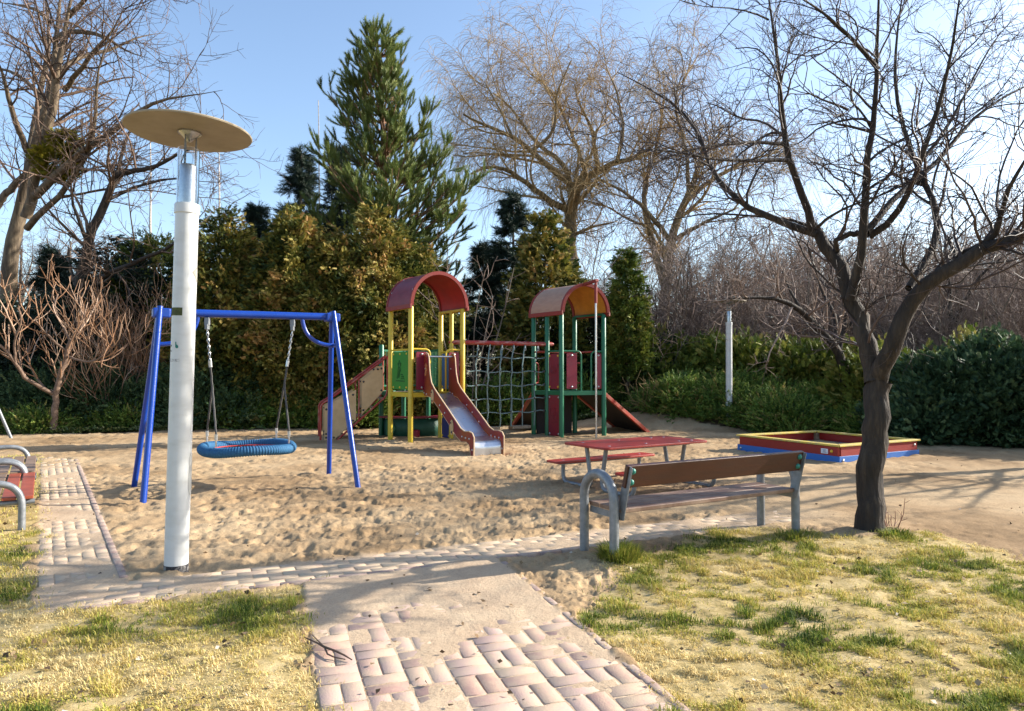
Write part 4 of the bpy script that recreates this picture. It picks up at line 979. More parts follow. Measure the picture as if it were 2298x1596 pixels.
# ================================================================ trees and plants
BARKD = mat('dark_plum_bark', (.014, .01, .008), (.065, .047, .032), scale=14, rough=.85, bump=.03, bscale=30, stretch=(1, 1, .16), contrast=(.36, .66), detail=10, col3=(.03, .021, .015))
TWIGD = tintmat('dark_twig', [(0, (.022, .016, .015)), (.6, (.045, .03, .027)), (1, (.1, .068, .06))], .6, 0, .4)
BARKT = mat('tan_ridged_bark', (.06, .042, .028), (.2, .15, .095), scale=10, rough=.9, bump=.02, bscale=16, stretch=(1, 1, .2), contrast=(.36, .66), detail=10)
TWIGT = tintmat('tan_twig', [(0, (.06, .04, .03)), (.6, (.13, .09, .065)), (1, (.25, .17, .13))], .75, 0)
TWIGP = tintmat('pinkish_twig', [(0, (.12, .08, .06)), (.5, (.22, .155, .12)), (1, (.36, .27, .22))], .7, 0, .3)
TWIGW = tintmat('willow_twig', [(0, (.2, .125, .045)), (.5, (.32, .21, .085)), (1, (.46, .33, .17))], .7, 0, .3)
BARKW = mat('willow_bark', (.11, .075, .035), (.25, .18, .09), scale=6, rough=.9, bump=.03, bscale=10, stretch=(1, 1, .25), detail=9)
BARKG = mat('grey_brown_bark', (.07, .055, .045), (.2, .16, .12), scale=8, rough=.9, bump=.015, bscale=16, stretch=(1, 1, .25), detail=9)
SUMB = mat('sumac_bark', (.1, .06, .04), (.22, .145, .1), scale=16, rough=.8, bump=.004, bscale=40, detail=8)
SUMT = tintmat('sumac_twig', [(0, (.2, .1, .05)), (.6, (.33, .19, .11)), (1, (.5, .36, .26))], .7, 0, .3)
THUJ = tintmat('thuja_spray', [(0, (.02, .042, .008)), (.3, (.085, .105, .017)), (.6, (.24, .215, .04)), (.85, (.42, .32, .085)), (1, (.4, .23, .08))], .6, .22, .3)
THUG = tintmat('thuja_green', [(0, (.025, .055, .01)), (.5, (.11, .155, .022)), (.85, (.25, .27, .05)), (1, (.38, .32, .09))], .6, .22, .3)
SPRU = tintmat('dark_spruce', [(0, (.008, .02, .014)), (.6, (.02, .04, .026)), (1, (.05, .075, .05))], .6, .12, .3)
PINE = tintmat('pine_needles', [(0, (.03, .065, .02)), (.5, (.125, .19, .05)), (1, (.34, .36, .1))], .55, .2, .4)
JUNI = tintmat('juniper_spray', [(0, (.025, .06, .015)), (.5, (.11, .19, .03)), (.85, (.25, .31, .06)), (1, (.36, .28, .1))], .6, .2, .3)
JUNB = tintmat('blue_green_juniper', [(0, (.02, .05, .022)), (.5, (.075, .135, .055)), (1, (.24, .3, .13))], .6, .2, .3)
IVY = tintmat('ivy_leaf', [(0, (.025, .05, .01)), (.6, (.08, .12, .025)), (1, (.26, .25, .09))], .4, .15, .5)
MIST = tintmat('mistletoe', [(0, (.12, .12, .012)), (1, (.32, .27, .03))], .6, .25)
def gd(pts, Y0, Y1, r0, r1, fl=0.0, rel=True):
    """limb from measured points at depth Y0..Y1; radii in metres"""
    n = len(pts); g = [at(u, v, Y0 + (Y1 - Y0) * i / (n - 1)) for i, (u, v) in enumerate(pts)]
    return (g, r0, r1, fl)
def c3(*p): return [(1376.4 + .4049 * x, .4049 * y) for x, y in p]
# --- the plum tree behind the slatted bench
Y = 6.42
tb_ = G(1953, 1203)
PG = [([V(tb_.x, tb_.y, -.08)] + [at(u, v, Y) for u, v in ((1955, 1130), (1959, 1050), (1963, 970), (1967, 900), (1968, 850))], .122, .108, .35),
      gd([(1963, 860), (1950, 790), (1928, 710), (1908, 665), (1885, 600), (1850, 545), (1822, 508)], Y, Y + .35, .092, .05),
      gd([(1908, 672), (1916, 632), (1930, 600)] + c3((1390, 1300), (1400, 1100), (1400, 900), (1440, 700), (1470, 550), (1465, 350), (1450, 200), (1470, 0), (1480, -160)), Y + .05, Y - .7, .06, .014),
      gd(c3((1465, 380), (1370, 270), (1260, 150), (1150, 60), (1060, 0), (940, -60)), Y - .5, Y - 1.2, .026, .008),
      gd(c3((1130, 1300), (1020, 1265), (900, 1225), (740, 1150), (600, 1050), (540, 980), (510, 830), (470, 700), (330, 560), (200, 490), (20, 400)), Y + .3, Y + 1.3, .05, .009),
      gd(c3((1100, 1270), (1090, 1180), (1050, 1050), (985, 930), (945, 820), (945, 700), (925, 500), (905, 280), (880, 100), (860, 0), (850, -120)), Y + .3, Y - .2, .05, .013),
      gd(c3((970, 890), (840, 890), (700, 890), (550, 885), (350, 840), (200, 820), (60, 850)), Y + .1, Y - 1.1, .026, .006),
      gd(c3((955, 800), (800, 785), (600, 800), (400, 830), (250, 900), (50, 980)), Y + .1, Y - .9, .022, .005),
      gd([(1970, 855), (1985, 815), (2003, 770), (2030, 700), (2068, 640), (2130, 600), (2210, 560), (2298, 525), (2400, 480)], Y, Y - .9, .085, .04),
      gd(c3((1640, 1600), (1670, 1520), (1730, 1430), (1830, 1340), (1850, 1240), (1760, 1100), (1700, 1000), (1690, 900), (1640, 850), (1580, 650), (1550, 500), (1560, 250), (1600, 0), (1610, -100)), Y - .1, Y + .8, .05, .012),
      gd([(2130, 600)] + c3((1900, 1440), (1960, 1380), (2120, 1340), (2150, 1200), (2180, 1050), (2276, 900), (2360, 760)), Y - .3, Y - 1.2, .045, .016),
      gd(c3((1400, 1290), (1500, 1150), (1640, 1020), (1800, 900), (1950, 700), (2050, 600), (2276, 480), (2420, 420)), Y - .1, Y + .9, .042, .012),
      gd(c3((1420, 1310), (1560, 1210), (1620, 1170), (1660, 1000), (1700, 880), (1780, 700), (1850, 420), (1900, 150), (1920, 0), (1930, -120)), Y, Y - 1.0, .042, .011),
      gd(c3((1245, 1390), (1225, 1330), (1330, 1290), (1420, 1300)), Y + .2, Y, .026, .03),
      gd(c3((1240, 1400), (1220, 1340), (1130, 1280), (1010, 1200), (850, 1210), (600, 1180), (440, 1180), (250, 1250), (100, 1240)), Y + .2, Y + 1.5, .024, .006),
      gd(c3((1130, 1260), (1200, 1200), (1330, 1130), (1500, 1080), (1640, 1010)), Y + .2, Y - .8, .02, .008),
      gd(c3((1300, 610), (1180, 560), (1080, 520), (1000, 440)), Y - .2, Y - .5, .016, .005),
      gd(c3((1440, 720), (1360, 600), (1310, 560), (1320, 420), (1400, 330)), Y - .3, Y - .9, .014, .006),
      gd(c3((1700, 900), (1800, 780), (1960, 520), (2000, 420), (2120, 200), (2240, 90)), Y + .4, Y + 1.1, .026, .007),
      gd(c3((860, 110), (780, 70), (620, 40), (500, 40), (390, 5)), Y - .1, Y - .6, .012, .004),
      gd(c3((1840, 1310), (1900, 1400), (1880, 1480), (1850, 1545)), Y - .1, Y - .5, .018, .016)]
PG = [(g[0], g[1] * (1 if i in (0, 1, 8) else .8), g[2] if i in (0, 1, 8, 13, 20) else g[2] * .45, g[3]) for i, g in enumerate(PG)]
LV = [dict(dens=7.0, t=(.22, 1), len=(.5, 1.25), ang=(25, 75), up=.04, wig=.19, K=9, r=.5, rmin=.0045, rmax=.014, tip=.4, short=.35, lift=.15),
      dict(dens=8.5, t=(.1, 1), len=(.22, .7), ang=(25, 70), up=.05, wig=.2, K=7, r=.6, rmin=.0028, rmax=.0065, tip=.55, short=.3, lift=.1),
      dict(dens=11, t=(.1, 1), len=(.08, .32), ang=(30, 75), up=.05, wig=.15, K=5, r=.7, rmin=.0021, rmax=.004, tip=.7)]
bare_tree('plum_tree', 'bare dark forking tree standing by the slatted bench, crown filling the sky', 'tree', (tb_.x, tb_.y, 0), PG, LV, BARKD, TWIGD, 5, sides=(14, 6, 4, 3), skip=1)
# suckers at its foot
o = G(2003, 1196); sg = []
for i in range(9):
    r = RS(60 + i); a = r.uniform(0, 6.28); h = r.uniform(.15, .5); d = V(math.cos(a), math.sin(a) * .6, 0)
    sg.append(([o + d * .03, o + d * (.08 + .12 * h) + UPZ * h * .5, o + d * (.08 + .2 * h * r.rand()) + UPZ * h], .005, .002, 0))
bare_tree('tree_suckers', 'thin reddish shoots sprouting at the foot of the dark forking tree', 'shoots', (o.x, o.y, 0), sg, [dict(dens=7, t=(.25, 1), len=(.05, .2), ang=(25, 60), up=.06, wig=.1, K=5, r=.7, rmin=.002, tip=.6)], mat('red_shoot', (.13, .04, .028), (.2, .08, .05), scale=30), mat('red_shoot_twig', (.14, .05, .035), None), 9, trunkK=8, sides=(6, 4))
# --- big left tree with ridged tan bark
def c1(*p): return [(.3375 * x, .3375 * y) for x, y in p]
Y = 23.0
LG_ = [gd([(-15, 800), (2, 700), (18, 620)] + c1((120, 1500), (160, 1300), (190, 1100), (250, 1000), (300, 850), (330, 700), (350, 500), (370, 300), (390, 100), (410, -100)), Y, Y, .27, .11, .3),
       gd(c1((170, 1450), (230, 1250), (270, 1050), (320, 900), (360, 650), (390, 450), (430, 200), (470, 0), (500, -150)), Y - .4, Y - 1.5, .17, .07),
       gd(c1((200, 1180), (200, 950), (240, 750), (280, 550), (310, 400), (330, 200), (310, 40), (290, -100)), Y + .2, Y + 1.5, .13, .05),
       gd(c1((240, 1300), (300, 1230), (400, 1130), (480, 1050), (620, 960), (760, 880), (900, 740), (1000, 680), (1150, 640), (1300, 640), (1480, 600)), Y - .5, Y - 4, .14, .02),
       gd(c1((180, 1520), (230, 1450), (300, 1370), (430, 1290), (520, 1150), (590, 1010), (640, 870), (640, 700), (635, 450), (740, 230), (790, 60)), Y - .3, Y - 3, .11, .02),
       gd(c1((180, 1010), (140, 900), (80, 740), (50, 600), (0, 430), (-60, 330)), Y, Y - 2, .1, .04),
       gd(c1((370, 260), (430, 215), (550, 205), (700, 245), (850, 350), (1000, 390)), Y, Y - 2.5, .1, .02),
       gd(c1((390, 520), (450, 420), (550, 360), (650, 370), (800, 300), (960, 230), (1100, 220)), Y - .5, Y + 2, .1, .02),
       gd(c1((430, 600), (520, 480), (660, 300), (760, 200), (820, 60)), Y - .6, Y - 2.5, .09, .03),
       gd(c1((330, 700), (200, 560), (90, 480), (0, 460), (-60, 400)), Y, Y + 2, .09, .03),
       gd(c1((-40, 1400), (60, 1260), (160, 1150)), Y - .5, Y - .4, .1, .12),
       gd(c1((330, 150), (240, 60), (120, 30), (0, 20)), Y + 1, Y + 2, .07, .03),
       gd(c1((460, 110), (560, 0), (640, -80)), Y - 1, Y - 2, .08, .04)]
LVL = [dict(dens=1.9, t=(.2, 1), len=(1.6, 4.2), ang=(25, 65), up=.02, wig=.1, K=9, r=.45, rmin=.016, rmax=.06, tip=.35, short=.4, lift=.1),
       dict(dens=3.0, t=(.12, 1), len=(.7, 1.9), ang=(25, 65), up=.02, wig=.13, K=7, r=.55, rmin=.009, rmax=.022, tip=.5, short=.3),
       dict(dens=5.0, t=(.12, 1), len=(.25, .85), ang=(25, 70), up=-.01, wig=.15, K=5, r=.6, rmin=.0065, rmax=.011, tip=.6)]
tl = bare_tree('bare_tree', 'tall bare tree with tan ridged double trunk rising past the white lamp disc', 'tree', (-17.2, 23, 0), LG_, LVL, BARKT, TWIGT, 8, sides=(12, 6, 4, 3), taper=True)
def ball(name, label, c, rad, n, m, seed, sc=.3):
    r = RS(seed); d = nrm(r.randn(n, 3)); rr_ = rad * r.rand(n) ** .4; o = thing(name, label, 'mistletoe', c)
    v, f, t = sprays(d * rr_[:, None] * np.array([1, 1, .85]), d + r.randn(n, 3) * .4, FROND[0], FROND[1], r.uniform(.6, 1.2, n) * sc, r.rand(n), seed)
    link('foliage', np_mesh('foliage', v, f, t), m, o); return o
ball('mistletoe', 'large yellow green mistletoe clump on the ridged double trunk', at(126, 365, 22.3), .62, 900, MIST, 1)
ball('mistletoe', 'small yellow green mistletoe clump higher on the ridged double trunk', at(146, 318, 22.3), .34, 350, MIST, 2)
# --- dark leaning tree behind the lamp
Y = 21
DG = [gd([(150, 800), (165, 690), (192, 575), (212, 510), (240, 450), (262, 395)], Y, Y, .19, .11), gd([(262, 395), (300, 385), (350, 375), (400, 345), (470, 320)], Y, Y - 2, .09, .02), gd([(250, 425), (268, 370), (285, 300), (330, 250)], Y, Y + 1, .08, .02),
      gd([(170, 680), (230, 620), (300, 590), (370, 560), (400, 540)], Y, Y - 2, .09, .04), gd([(200, 555), (180, 500), (160, 450), (170, 400)], Y, Y - 1, .07, .02), gd([(240, 450), (300, 420), (380, 400), (440, 400)], Y, Y + 2, .06, .02)]
bare_tree('bare_tree', 'dark bare tree leaning behind the white lamp post and sumac bushes', 'tree', (at(150, 800, Y).x, Y, 0), DG, LVL, BARKD, TWIGT, 12, sides=(10, 5, 4, 3))
# --- sumacs
Y = 17.2
SG = [gd([(122, 965), (125, 920), (123, 885), (140, 830), (150, 790), (160, 765)], Y, Y, .085, .05), gd([(123, 885), (95, 872), (55, 850), (35, 815), (5, 775), (-30, 760)], Y, Y - 1, .05, .03), gd([(155, 775), (175, 745), (190, 715), (185, 690)], Y, Y, .035, .02),
      gd([(150, 790), (120, 765), (95, 740), (80, 720)], Y, Y - .6, .035, .02), gd([(160, 768), (140, 730), (120, 690), (130, 660)], Y, Y + .5, .03, .02), gd([(118, 888), (90, 860), (65, 820), (60, 780)], Y, Y + .6, .03, .02), gd([(35, 815), (30, 770), (50, 720), (40, 690)], Y - .6, Y - 1, .03, .018), gd([(150, 800), (200, 815), (235, 800), (260, 770)], Y, Y - .8, .03, .016)]
SL_ = [dict(dens=3.6, t=(.25, 1), len=(.6, 1.5), ang=(30, 60), up=.12, wig=.08, K=8, r=.7, rmin=.009, rmax=.018, tip=.7, short=.2, lift=.1), dict(dens=2.6, t=(.2, 1), len=(.4, .95), ang=(30, 60), up=.17, wig=.08, K=8, r=.8, rmin=.0075, rmax=.011, tip=.8, short=.2), dict(dens=1.6, t=(.2, 1), len=(.2, .55), ang=(30, 60), up=.2, wig=.08, K=6, r=.9, rmin=.007, rmax=.009, tip=.8, short=.2)]
bare_tree('sumac_tree', 'small bare sumac tree with a single crooked trunk and antler like shoots', 'tree', (at(122, 965, Y).x, Y, 0), SG, SL_, SUMB, SUMT, 3, sides=(9, 6, 5))
def shrub(name, label, cat, base, n, h, spread, r0, bark, twig, lev, seed, group=None, lean=(0, 0), sides=(7, 5, 4, 3), rad=.18):
    r = RS(seed); gs = []
    for i in range(n):
        a = r.uniform(0, 6.28); s = spread * r.uniform(.15, 1); hh = h * r.uniform(.6, 1); b = Vector(base) + V(math.cos(a) * rad * r.rand(), math.sin(a) * rad * r.rand(), -.03)
        d = V(math.cos(a), math.sin(a), 0) * s + V(*lean, 0)
        gs.append(([b, b + d * .35 + UPZ * hh * .35, b + d * .75 + UPZ * hh * .7 + V(r.randn(), r.randn(), 0) * .05 * h, b + d + UPZ * hh], r0 * r.uniform(.6, 1), r0 * .35, 0))
    return bare_tree(name, label, cat, base, gs, lev, bark, twig, seed, group, trunkK=9, sides=sides)
c = G(245, 962)
shrub('sumac_shrub', 'multi stemmed bare sumac shrub with upcurving orange brown shoots', 'shrub', (c.x, c.y, 0), 16, 3.7, 2.2, .022, SUMB, SUMT, SL_, 21, rad=.25)
c = G(330, 958)
shrub('sumac_shrub', 'sumac shrub half hidden behind the white lamp post', 'shrub', (c.x, c.y + .6, 0), 13, 3.9, 1.8, .022, SUMB, SUMT, SL_, 25, rad=.3)
c = G(300, 958)
shrub('dry_bush', 'low tangled reddish brown bush beside the blue swing legs', 'bush', (c.x, c.y, 0), 45, .95, .85, .008, SUMT, tintmat('rust_twig', [(0, (.2, .09, .04)), (1, (.4, .2, .1))], .8, 0), [dict(dens=5, t=(.2, 1), len=(.15, .5), ang=(30, 80), up=.03, wig=.16, K=6, r=.7, rmin=.006, tip=.7), dict(dens=6, t=(.1, 1), len=(.08, .25), ang=(30, 80), up=.02, wig=.18, K=4, r=.8, rmin=.005, tip=.8)], 31, rad=.5)
# --- evergreens
def evergreen(name, label, base, h, prof, n_clu, per, tmpl, m, sc, spread, seed, cat='tree', tb=.5, tw=.22, droop=.0, group=None, lump=.25, trunk=True, upw=.3, z0=.0, squash=1.0):
    r = RS(seed); o = thing(name, label, cat, base, group)
    u = r.rand(n_clu * 3); rad = np.interp(u, *zip(*prof)); keep = r.rand(len(u)) < rad / rad.max(); u = u[keep][:n_clu]; rad = rad[keep][:n_clu]; n = len(u)
    th = r.uniform(0, 2 * PI, n); lm = 1 + lump * 2 * (vnoise(th * 2.2 + seed, u * h * .9, seed) - .5) + r.randn(n) * .07
    dep = 1 - .5 * r.rand(n) ** 2.2; R_ = rad * lm * dep
    cpos = np.stack([np.cos(th) * R_, np.sin(th) * R_ * squash, z0 + u * (h - z0)], 1); cout = np.stack([np.cos(th), np.sin(th), np.full(n, upw)], 1) + r.randn(n, 3) * .25; cout = nrm(cout); cout[:, 2] -= droop
    ct = np.clip(tb + tw * r.randn(n) + .5 * (vnoise(th * 1.3, u * 4, seed + 5) - .5), 0, 1)
    idx = np.repeat(np.arange(n), per); N = len(idx); al = r.uniform(-1, .9, N)[:, None]
    pos = cpos[idx] + cout[idx] * al * spread + r.randn(N, 3) * spread * .33 * (1 - .35 * al)
    out = cout[idx] + r.randn(N, 3) * .45; tint = np.clip(ct[idx] + r.randn(N) * .14, 0, 1)
    v, f, t = sprays(pos, out, tmpl[0], tmpl[1], sc * r.uniform(.6, 1.25, N), tint, seed)
    link('crown', np_mesh('crown', v, f, t), m, o)
    if trunk:
        k = MB(); k.tube([Vector(base) + V(0, 0, -.1), Vector(base) + V(.05, 0, h * .5), Vector(base) + V(0, .02, h * .93)], [.03 * h * .5 + .03, .02 * h * .5, .01], 9)
        for i in range(26):
            a = r.uniform(0, 6.28); z = h * (.05 + .8 * r.rand()); rr_ = float(np.interp(z / h, *zip(*prof))) * .8
            k.tube([Vector(base) + V(0, 0, z), Vector(base) + V(math.cos(a) * rr_, math.sin(a) * rr_ * squash, z + rr_ * .35)], [.03, .008], 5)
        k.build('trunk', BARKG, o)
    return o
COLP = [(0, .72), (.12, .95), (.35, 1), (.6, .86), (.8, .55), (.93, .25), (1, .04)]
def pr(s, p=COLP): return [(u, v * s) for u, v in p]
# yellow olive thuja screen: five trees side by side
for i, (px, Y, h, rr_, tb, sd) in enumerate(((500, 19.9, 6.3, 1.35, .5, 41), (588, 20.6, 5.3, 1.25, .58, 42), (655, 20.1, 6.4, 1.3, .52, 43), (755, 20.3, 5.7, 1.35, .5, 44), (845, 20.6, 6.5, 1.5, .6, 45), (928, 21.3, 5.6, 1.3, .52, 46))):
    x = (px - 1149) / FPX * Y
    evergreen('thuja_tree', ['tall olive yellow thuja just beside the white lamp post', 'shorter yellow brown thuja over the middle of the swing beam', 'pointed olive thuja above the end of the swing beam', 'dense olive thuja behind the blue swing end frame', 'broad brownish thuja behind the beige staircase', 'olive thuja directly behind the crimson roofed tower'][i],
              (x, Y, 0), h, pr(rr_), 700, 46, FROND, THUJ, .17, .34, sd, tb=tb, upw=.15, lump=.36)
x = (1222 - 1149) / FPX * 23; evergreen('thuja_tree', 'olive thuja between the two barrel roofed towers', (x, 23, 0), 6.9, pr(1.35, [(0, .9), (.3, 1), (.6, .75), (.85, .4), (1, .05)]), 620, 28, FROND, THUJ, .24, .36, 47, tb=.42)
x = (1408 - 1149) / FPX * 21.5; evergreen('columnar_thuja', 'narrow dark green columnar thuja beside the green tower', (x, 21.5, .2), 5.2, pr(.62, [(0, .9), (.2, 1), (.6, .95), (.85, .6), (.95, .35), (1, .08)]), 520, 34, FROND, THUG, .15, .2, 48, tb=.42, lump=.14)
# dark spruces and conifers behind
SPP = [(0, 1), (.15, 1), (.5, .62), (.8, .25), (.95, .07), (1, .01)]
def spruce(label, px, Y, h, rr_, m, sd, name='spruce_tree'):
    x = (px - 1149) / FPX * Y; base = (x, Y, 0); r = RS(sd); o = thing(name, label, 'tree', base)
    gs = [([V(x, Y, -.1), V(x, Y, h * .5), V(x, Y, h)], .02 * h, .012, 0)]
    P, R = np.stack([resample(g[0], 16) for g in gs]), np.linspace(gs[0][1], .012, 16)[None]
    nb = int(h * 17); u = r.rand(nb) ** .85; th = r.uniform(0, 6.28, nb); L = np.interp(u, *zip(*SPP)) * rr_ * r.uniform(.65, 1.1, nb) + .12
    t = np.linspace(0, 1, 7)[None]; ex = np.stack([np.cos(th)[:, None] * L[:, None] * t, np.sin(th)[:, None] * L[:, None] * t, (u * h)[:, None] + L[:, None] * (-.35 * t + .28 * t ** 2)], -1)
    Q = np.array([x, Y, 0.]) + ex; RR = np.linspace(.02, .006, 7)[None] * np.ones((nb, 1))
    link('trunk', tubes([(P - np.array(base), R, 8), (Q - np.array(base), RR, 4)], 'trunk'), BARKG, o)
    per = 30; idx = np.repeat(np.arange(nb), per); f = r.uniform(.12, 1, len(idx)); k = np.minimum((f * 6).astype(int), 5); w_ = (f * 6 - k)[:, None]
    pos = ex[idx, k] * (1 - w_) + ex[idx, k + 1] * w_; out = np.stack([np.cos(th[idx]), np.sin(th[idx]), np.full(len(idx), -.15)], 1) + r.randn(len(idx), 3) * .6
    v, fa, ti = sprays(pos + r.randn(len(idx), 3) * .04, out, BRUSH[0], BRUSH[1], r.uniform(.2, .42, len(idx)), np.clip(.45 + .25 * r.randn(len(idx)), 0, 1), sd)
    link('crown', np_mesh('crown', v, fa, ti), m, o); return o
spruce('dark blue green spruce behind the rope net', 1152, 25, 8.2, 2.3, SPRU, 51)
spruce('very dark spruce just left of the rope net, behind the crimson roof', 1085, 26, 6.4, 2.2, SPRU, 52)
spruce('dark narrow spruce with a thin pointed tip between thuja and pine', 672, 26, 10.1, 2.4, SPRU, 53)
spruce('dark spruce peeping over the yellow thuja, next to the lamp glass', 575, 25, 7.6, 2.0, SPRU, 54)
spruce('thin dark spruce beside the ridged double trunk', 118, 24, 5.9, 1.3, SPRU, 55)
spruce('dark conifer close behind the pine, half hidden by its branches', 760, 27, 10.5, 2.2, SPRU, 56)
DKP = [(0, .9), (.3, 1), (.6, .85), (.85, .6), (1, .15)]
for i, (px, Y, h, rr_, sd) in enumerate(((255, 22, 5.9, 1.7, 61), (345, 23, 6.2, 1.6, 62), (60, 20, 3.6, 1.6, 64), (175, 22, 4.3, 1.5, 65), (700, 24.5, 7.2, 1.7, 66))):
    evergreen('yew_tree', ['dark rounded yew behind the sumac bushes', 'dark olive yew just behind the white lamp post', 'low dark yew under the ridged double trunk', 'dark yew behind the small sumac tree', 'ivy clad dark conifer below the thin pointed spruce'][i], ((px - 1149) / FPX * Y, Y, 0), h, pr(rr_, DKP), 420, 26, PLUME, SPRU if i != 1 else THUG, .3, .34, sd, tb=.5, lump=.4)
evergreen('yew_tree', 'dark green yew behind the fireman pole and ramp', ((1330 - 1149) / FPX * 24, 24, 0), 4.2, pr(2.0, DKP), 420, 26, FROND, SPRU, .28, .36, 68, tb=.5, lump=.4)
evergreen('yew_tree', 'dark bushy yew beside the columnar thuja', ((1455 - 1149) / FPX * 23, 23.4, .2), 2.8, pr(1.4, DKP), 320, 26, FROND, JUNB, .24, .32, 69, tb=.25, lump=.4)
# --- the big pine
Y = 24.5; px_ = (850 - 1149) / FPX * Y; h = at(843, 52, Y).z; r = RS(71)
PT_ = thing('pine_tree', 'tall green pine rising above all other trees near the middle', 'tree', (px_, Y, 0))
trk = resample([V(px_, Y, -.1), V(px_ + .25, Y, h * .4), V(px_ + .1, Y, h * .75), at(843, 60, Y)], 20); RT = np.linspace(.24, .03, 20)
PFL = [(0, 2.6), (.2, 3.2), (.42, 3.0), (.55, 2.0), (.65, 1.5), (.75, 1.2), (.87, .75), (.95, .4), (1, .15)]
bs = []; 
for z in np.arange(1.4, h - .5, .4):
    for k in range(8):
        a = r.uniform(0, 6.28); L = float(np.interp(z / h, *zip(*PFL))) * r.uniform(.5, 1.12); 
        i0 = np.interp(z, trk[:, 2], np.arange(20)); p0 = np.array([np.interp(i0, np.arange(20), trk[:, j]) for j in range(3)])
        t = np.linspace(0, 1, 8); rise = .25 + .45 * z / h
        bs.append(np.stack([p0[0] + np.cos(a) * L * t, p0[1] + np.sin(a) * L * t, p0[2] + L * (rise * .5 * t + rise * .75 * t ** 2.5)], 1))
for (u0, v0), (u1, v1), yy_ in (((905, 540), (1065, 400), 23), ((930, 480), (1000, 330), 24), ((880, 390), (962, 250), 24), ((850, 330), (735, 205), 24), ((830, 420), (722, 330), 24.5), ((850, 230), (908, 130), 24.3), ((845, 260), (775, 150), 24.6)):
    a, b = np.array(at(u0, v0, 24.4)), np.array(at(u1, v1, yy_)); t = np.linspace(0, 1, 8)[:, None]; bs.append(a + (b - a) * np.hstack([t, t, t ** 1.5]))
Bp = np.stack(bs); Br = np.linspace(.045, .012, 8)[None] * np.ones((len(Bp), 1))
q1_, rq1 = grow(Bp, Br, dict(dens=4.2, t=(.3, 1), len=(.35, 1.0), ang=(25, 55), up=.09, wig=.06, K=6, r=.6, rmin=.008, tip=.7, lift=.12), 72)
q2_, rq2 = grow(q1_, rq1, dict(dens=4.6, t=(.25, 1), len=(.2, .5), ang=(25, 50), up=.12, wig=.05, K=5, r=.7, rmin=.006, tip=.8, lift=.15), 73)
ob = np.array([px_, Y, 0.])
link('trunk', tubes([(trk[None] - ob, RT[None], 10), (Bp - ob, Br, 5), (q1_ - ob, rq1, 3)], 'trunk'), mat('pine_bark', (.12, .06, .035), (.28, .16, .09), scale=6, rough=.9, bump=.01, bscale=20), PT_)
ps = []; os_ = []
for Q, nn_, f0 in ((q1_, 10, .2), (q2_, 10, .05)):
    for k in range(nn_):
        f = f0 + (1 - f0) * k / (nn_ - 1); K = Q.shape[1]; i0 = min(int(f * (K - 1)), K - 2)
        ps.append(Q[:, i0] + (Q[:, i0 + 1] - Q[:, i0]) * (f * (K - 1) - i0)); os_.append(Q[:, i0 + 1] - Q[:, i0])
ps = np.concatenate(ps); os_ = nrm(np.concatenate(os_)); N = len(ps)
v, f, t = sprays(ps - ob, os_ + np.array([0, 0, .25]), NEEDLE[0], NEEDLE[1], r.uniform(.2, .34, N), np.clip(.6 + .24 * r.randn(N), 0, 1), 74)
link('crown', np_mesh('crown', v, f, t), PINE, PT_)
# --- willows
WL = [dict(dens=1.5, t=(.25, 1), len=(2.5, 6), ang=(25, 60), up=.05, wig=.1, K=9, r=.5, rmin=.03, rmax=.12, tip=.35, short=.4, lift=.2),
      dict(dens=2.2, t=(.15, 1), len=(1.4, 3.6), ang=(25, 60), up=-.02, wig=.12, K=9, r=.5, rmin=.014, rmax=.04, tip=.4, lift=.2),
      dict(dens=9, t=(.1, 1), len=(.9, 3.0), ang=(20, 70), up=-.24, wig=.06, K=9, r=.5, rmin=.0075, rmax=.01, tip=.7, lift=.15)]
def c2(*p): return [(658.3 + .3375 * x, .3375 * y) for x, y in p]
Y = 37
WG = [gd([(1285, 830), (1283, 700), (1282, 600)] + c2((1840, 1500), (1850, 1380), (1880, 1260)), Y, Y, .45, .3), gd(c2((1880, 1260), (1790, 1190), (1680, 1100), (1590, 1000), (1450, 900), (1250, 830), (1130, 760)), Y, Y - 2, .2, .05), gd(c2((1880, 1260), (1960, 1190), (2030, 1130), (2150, 1080), (2268, 1060), (2400, 960)), Y, Y - 1, .24, .06),
      gd(c2((1850, 1400), (1780, 1380), (1650, 1300), (1500, 1180), (1400, 1110), (1280, 1100), (1180, 1160)), Y, Y - 3, .2, .05), gd(c2((2030, 1130), (2010, 1000), (1990, 850), (1900, 700), (1870, 560)), Y, Y + 2, .15, .04), gd(c2((1870, 1300), (1790, 1060), (1640, 990), (1540, 850), (1440, 700), (1330, 620)), Y, Y + 3, .16, .04),
      gd(c2((1590, 1000), (1700, 930), (1750, 800), (1740, 640), (1850, 400)), Y - 1, Y - 2, .1, .03), gd(c2((1960, 1190), (1860, 900), (1720, 600), (1560, 480)), Y, Y + 4, .13, .03), gd(c2((2150, 1080), (2200, 850), (2150, 600), (2080, 440)), Y - 1, Y + 1, .12, .03), gd(c2((1450, 900), (1360, 700), (1280, 560)), Y - 1, Y + 1, .08, .03)]
bare_tree('willow_tree', 'large golden brown weeping willow behind the two towers', 'tree', (at(1285, 830, Y).x, Y, 0), WG, WL, BARKW, TWIGW, 81, sides=(12, 6, 4, 3))
Y = 35
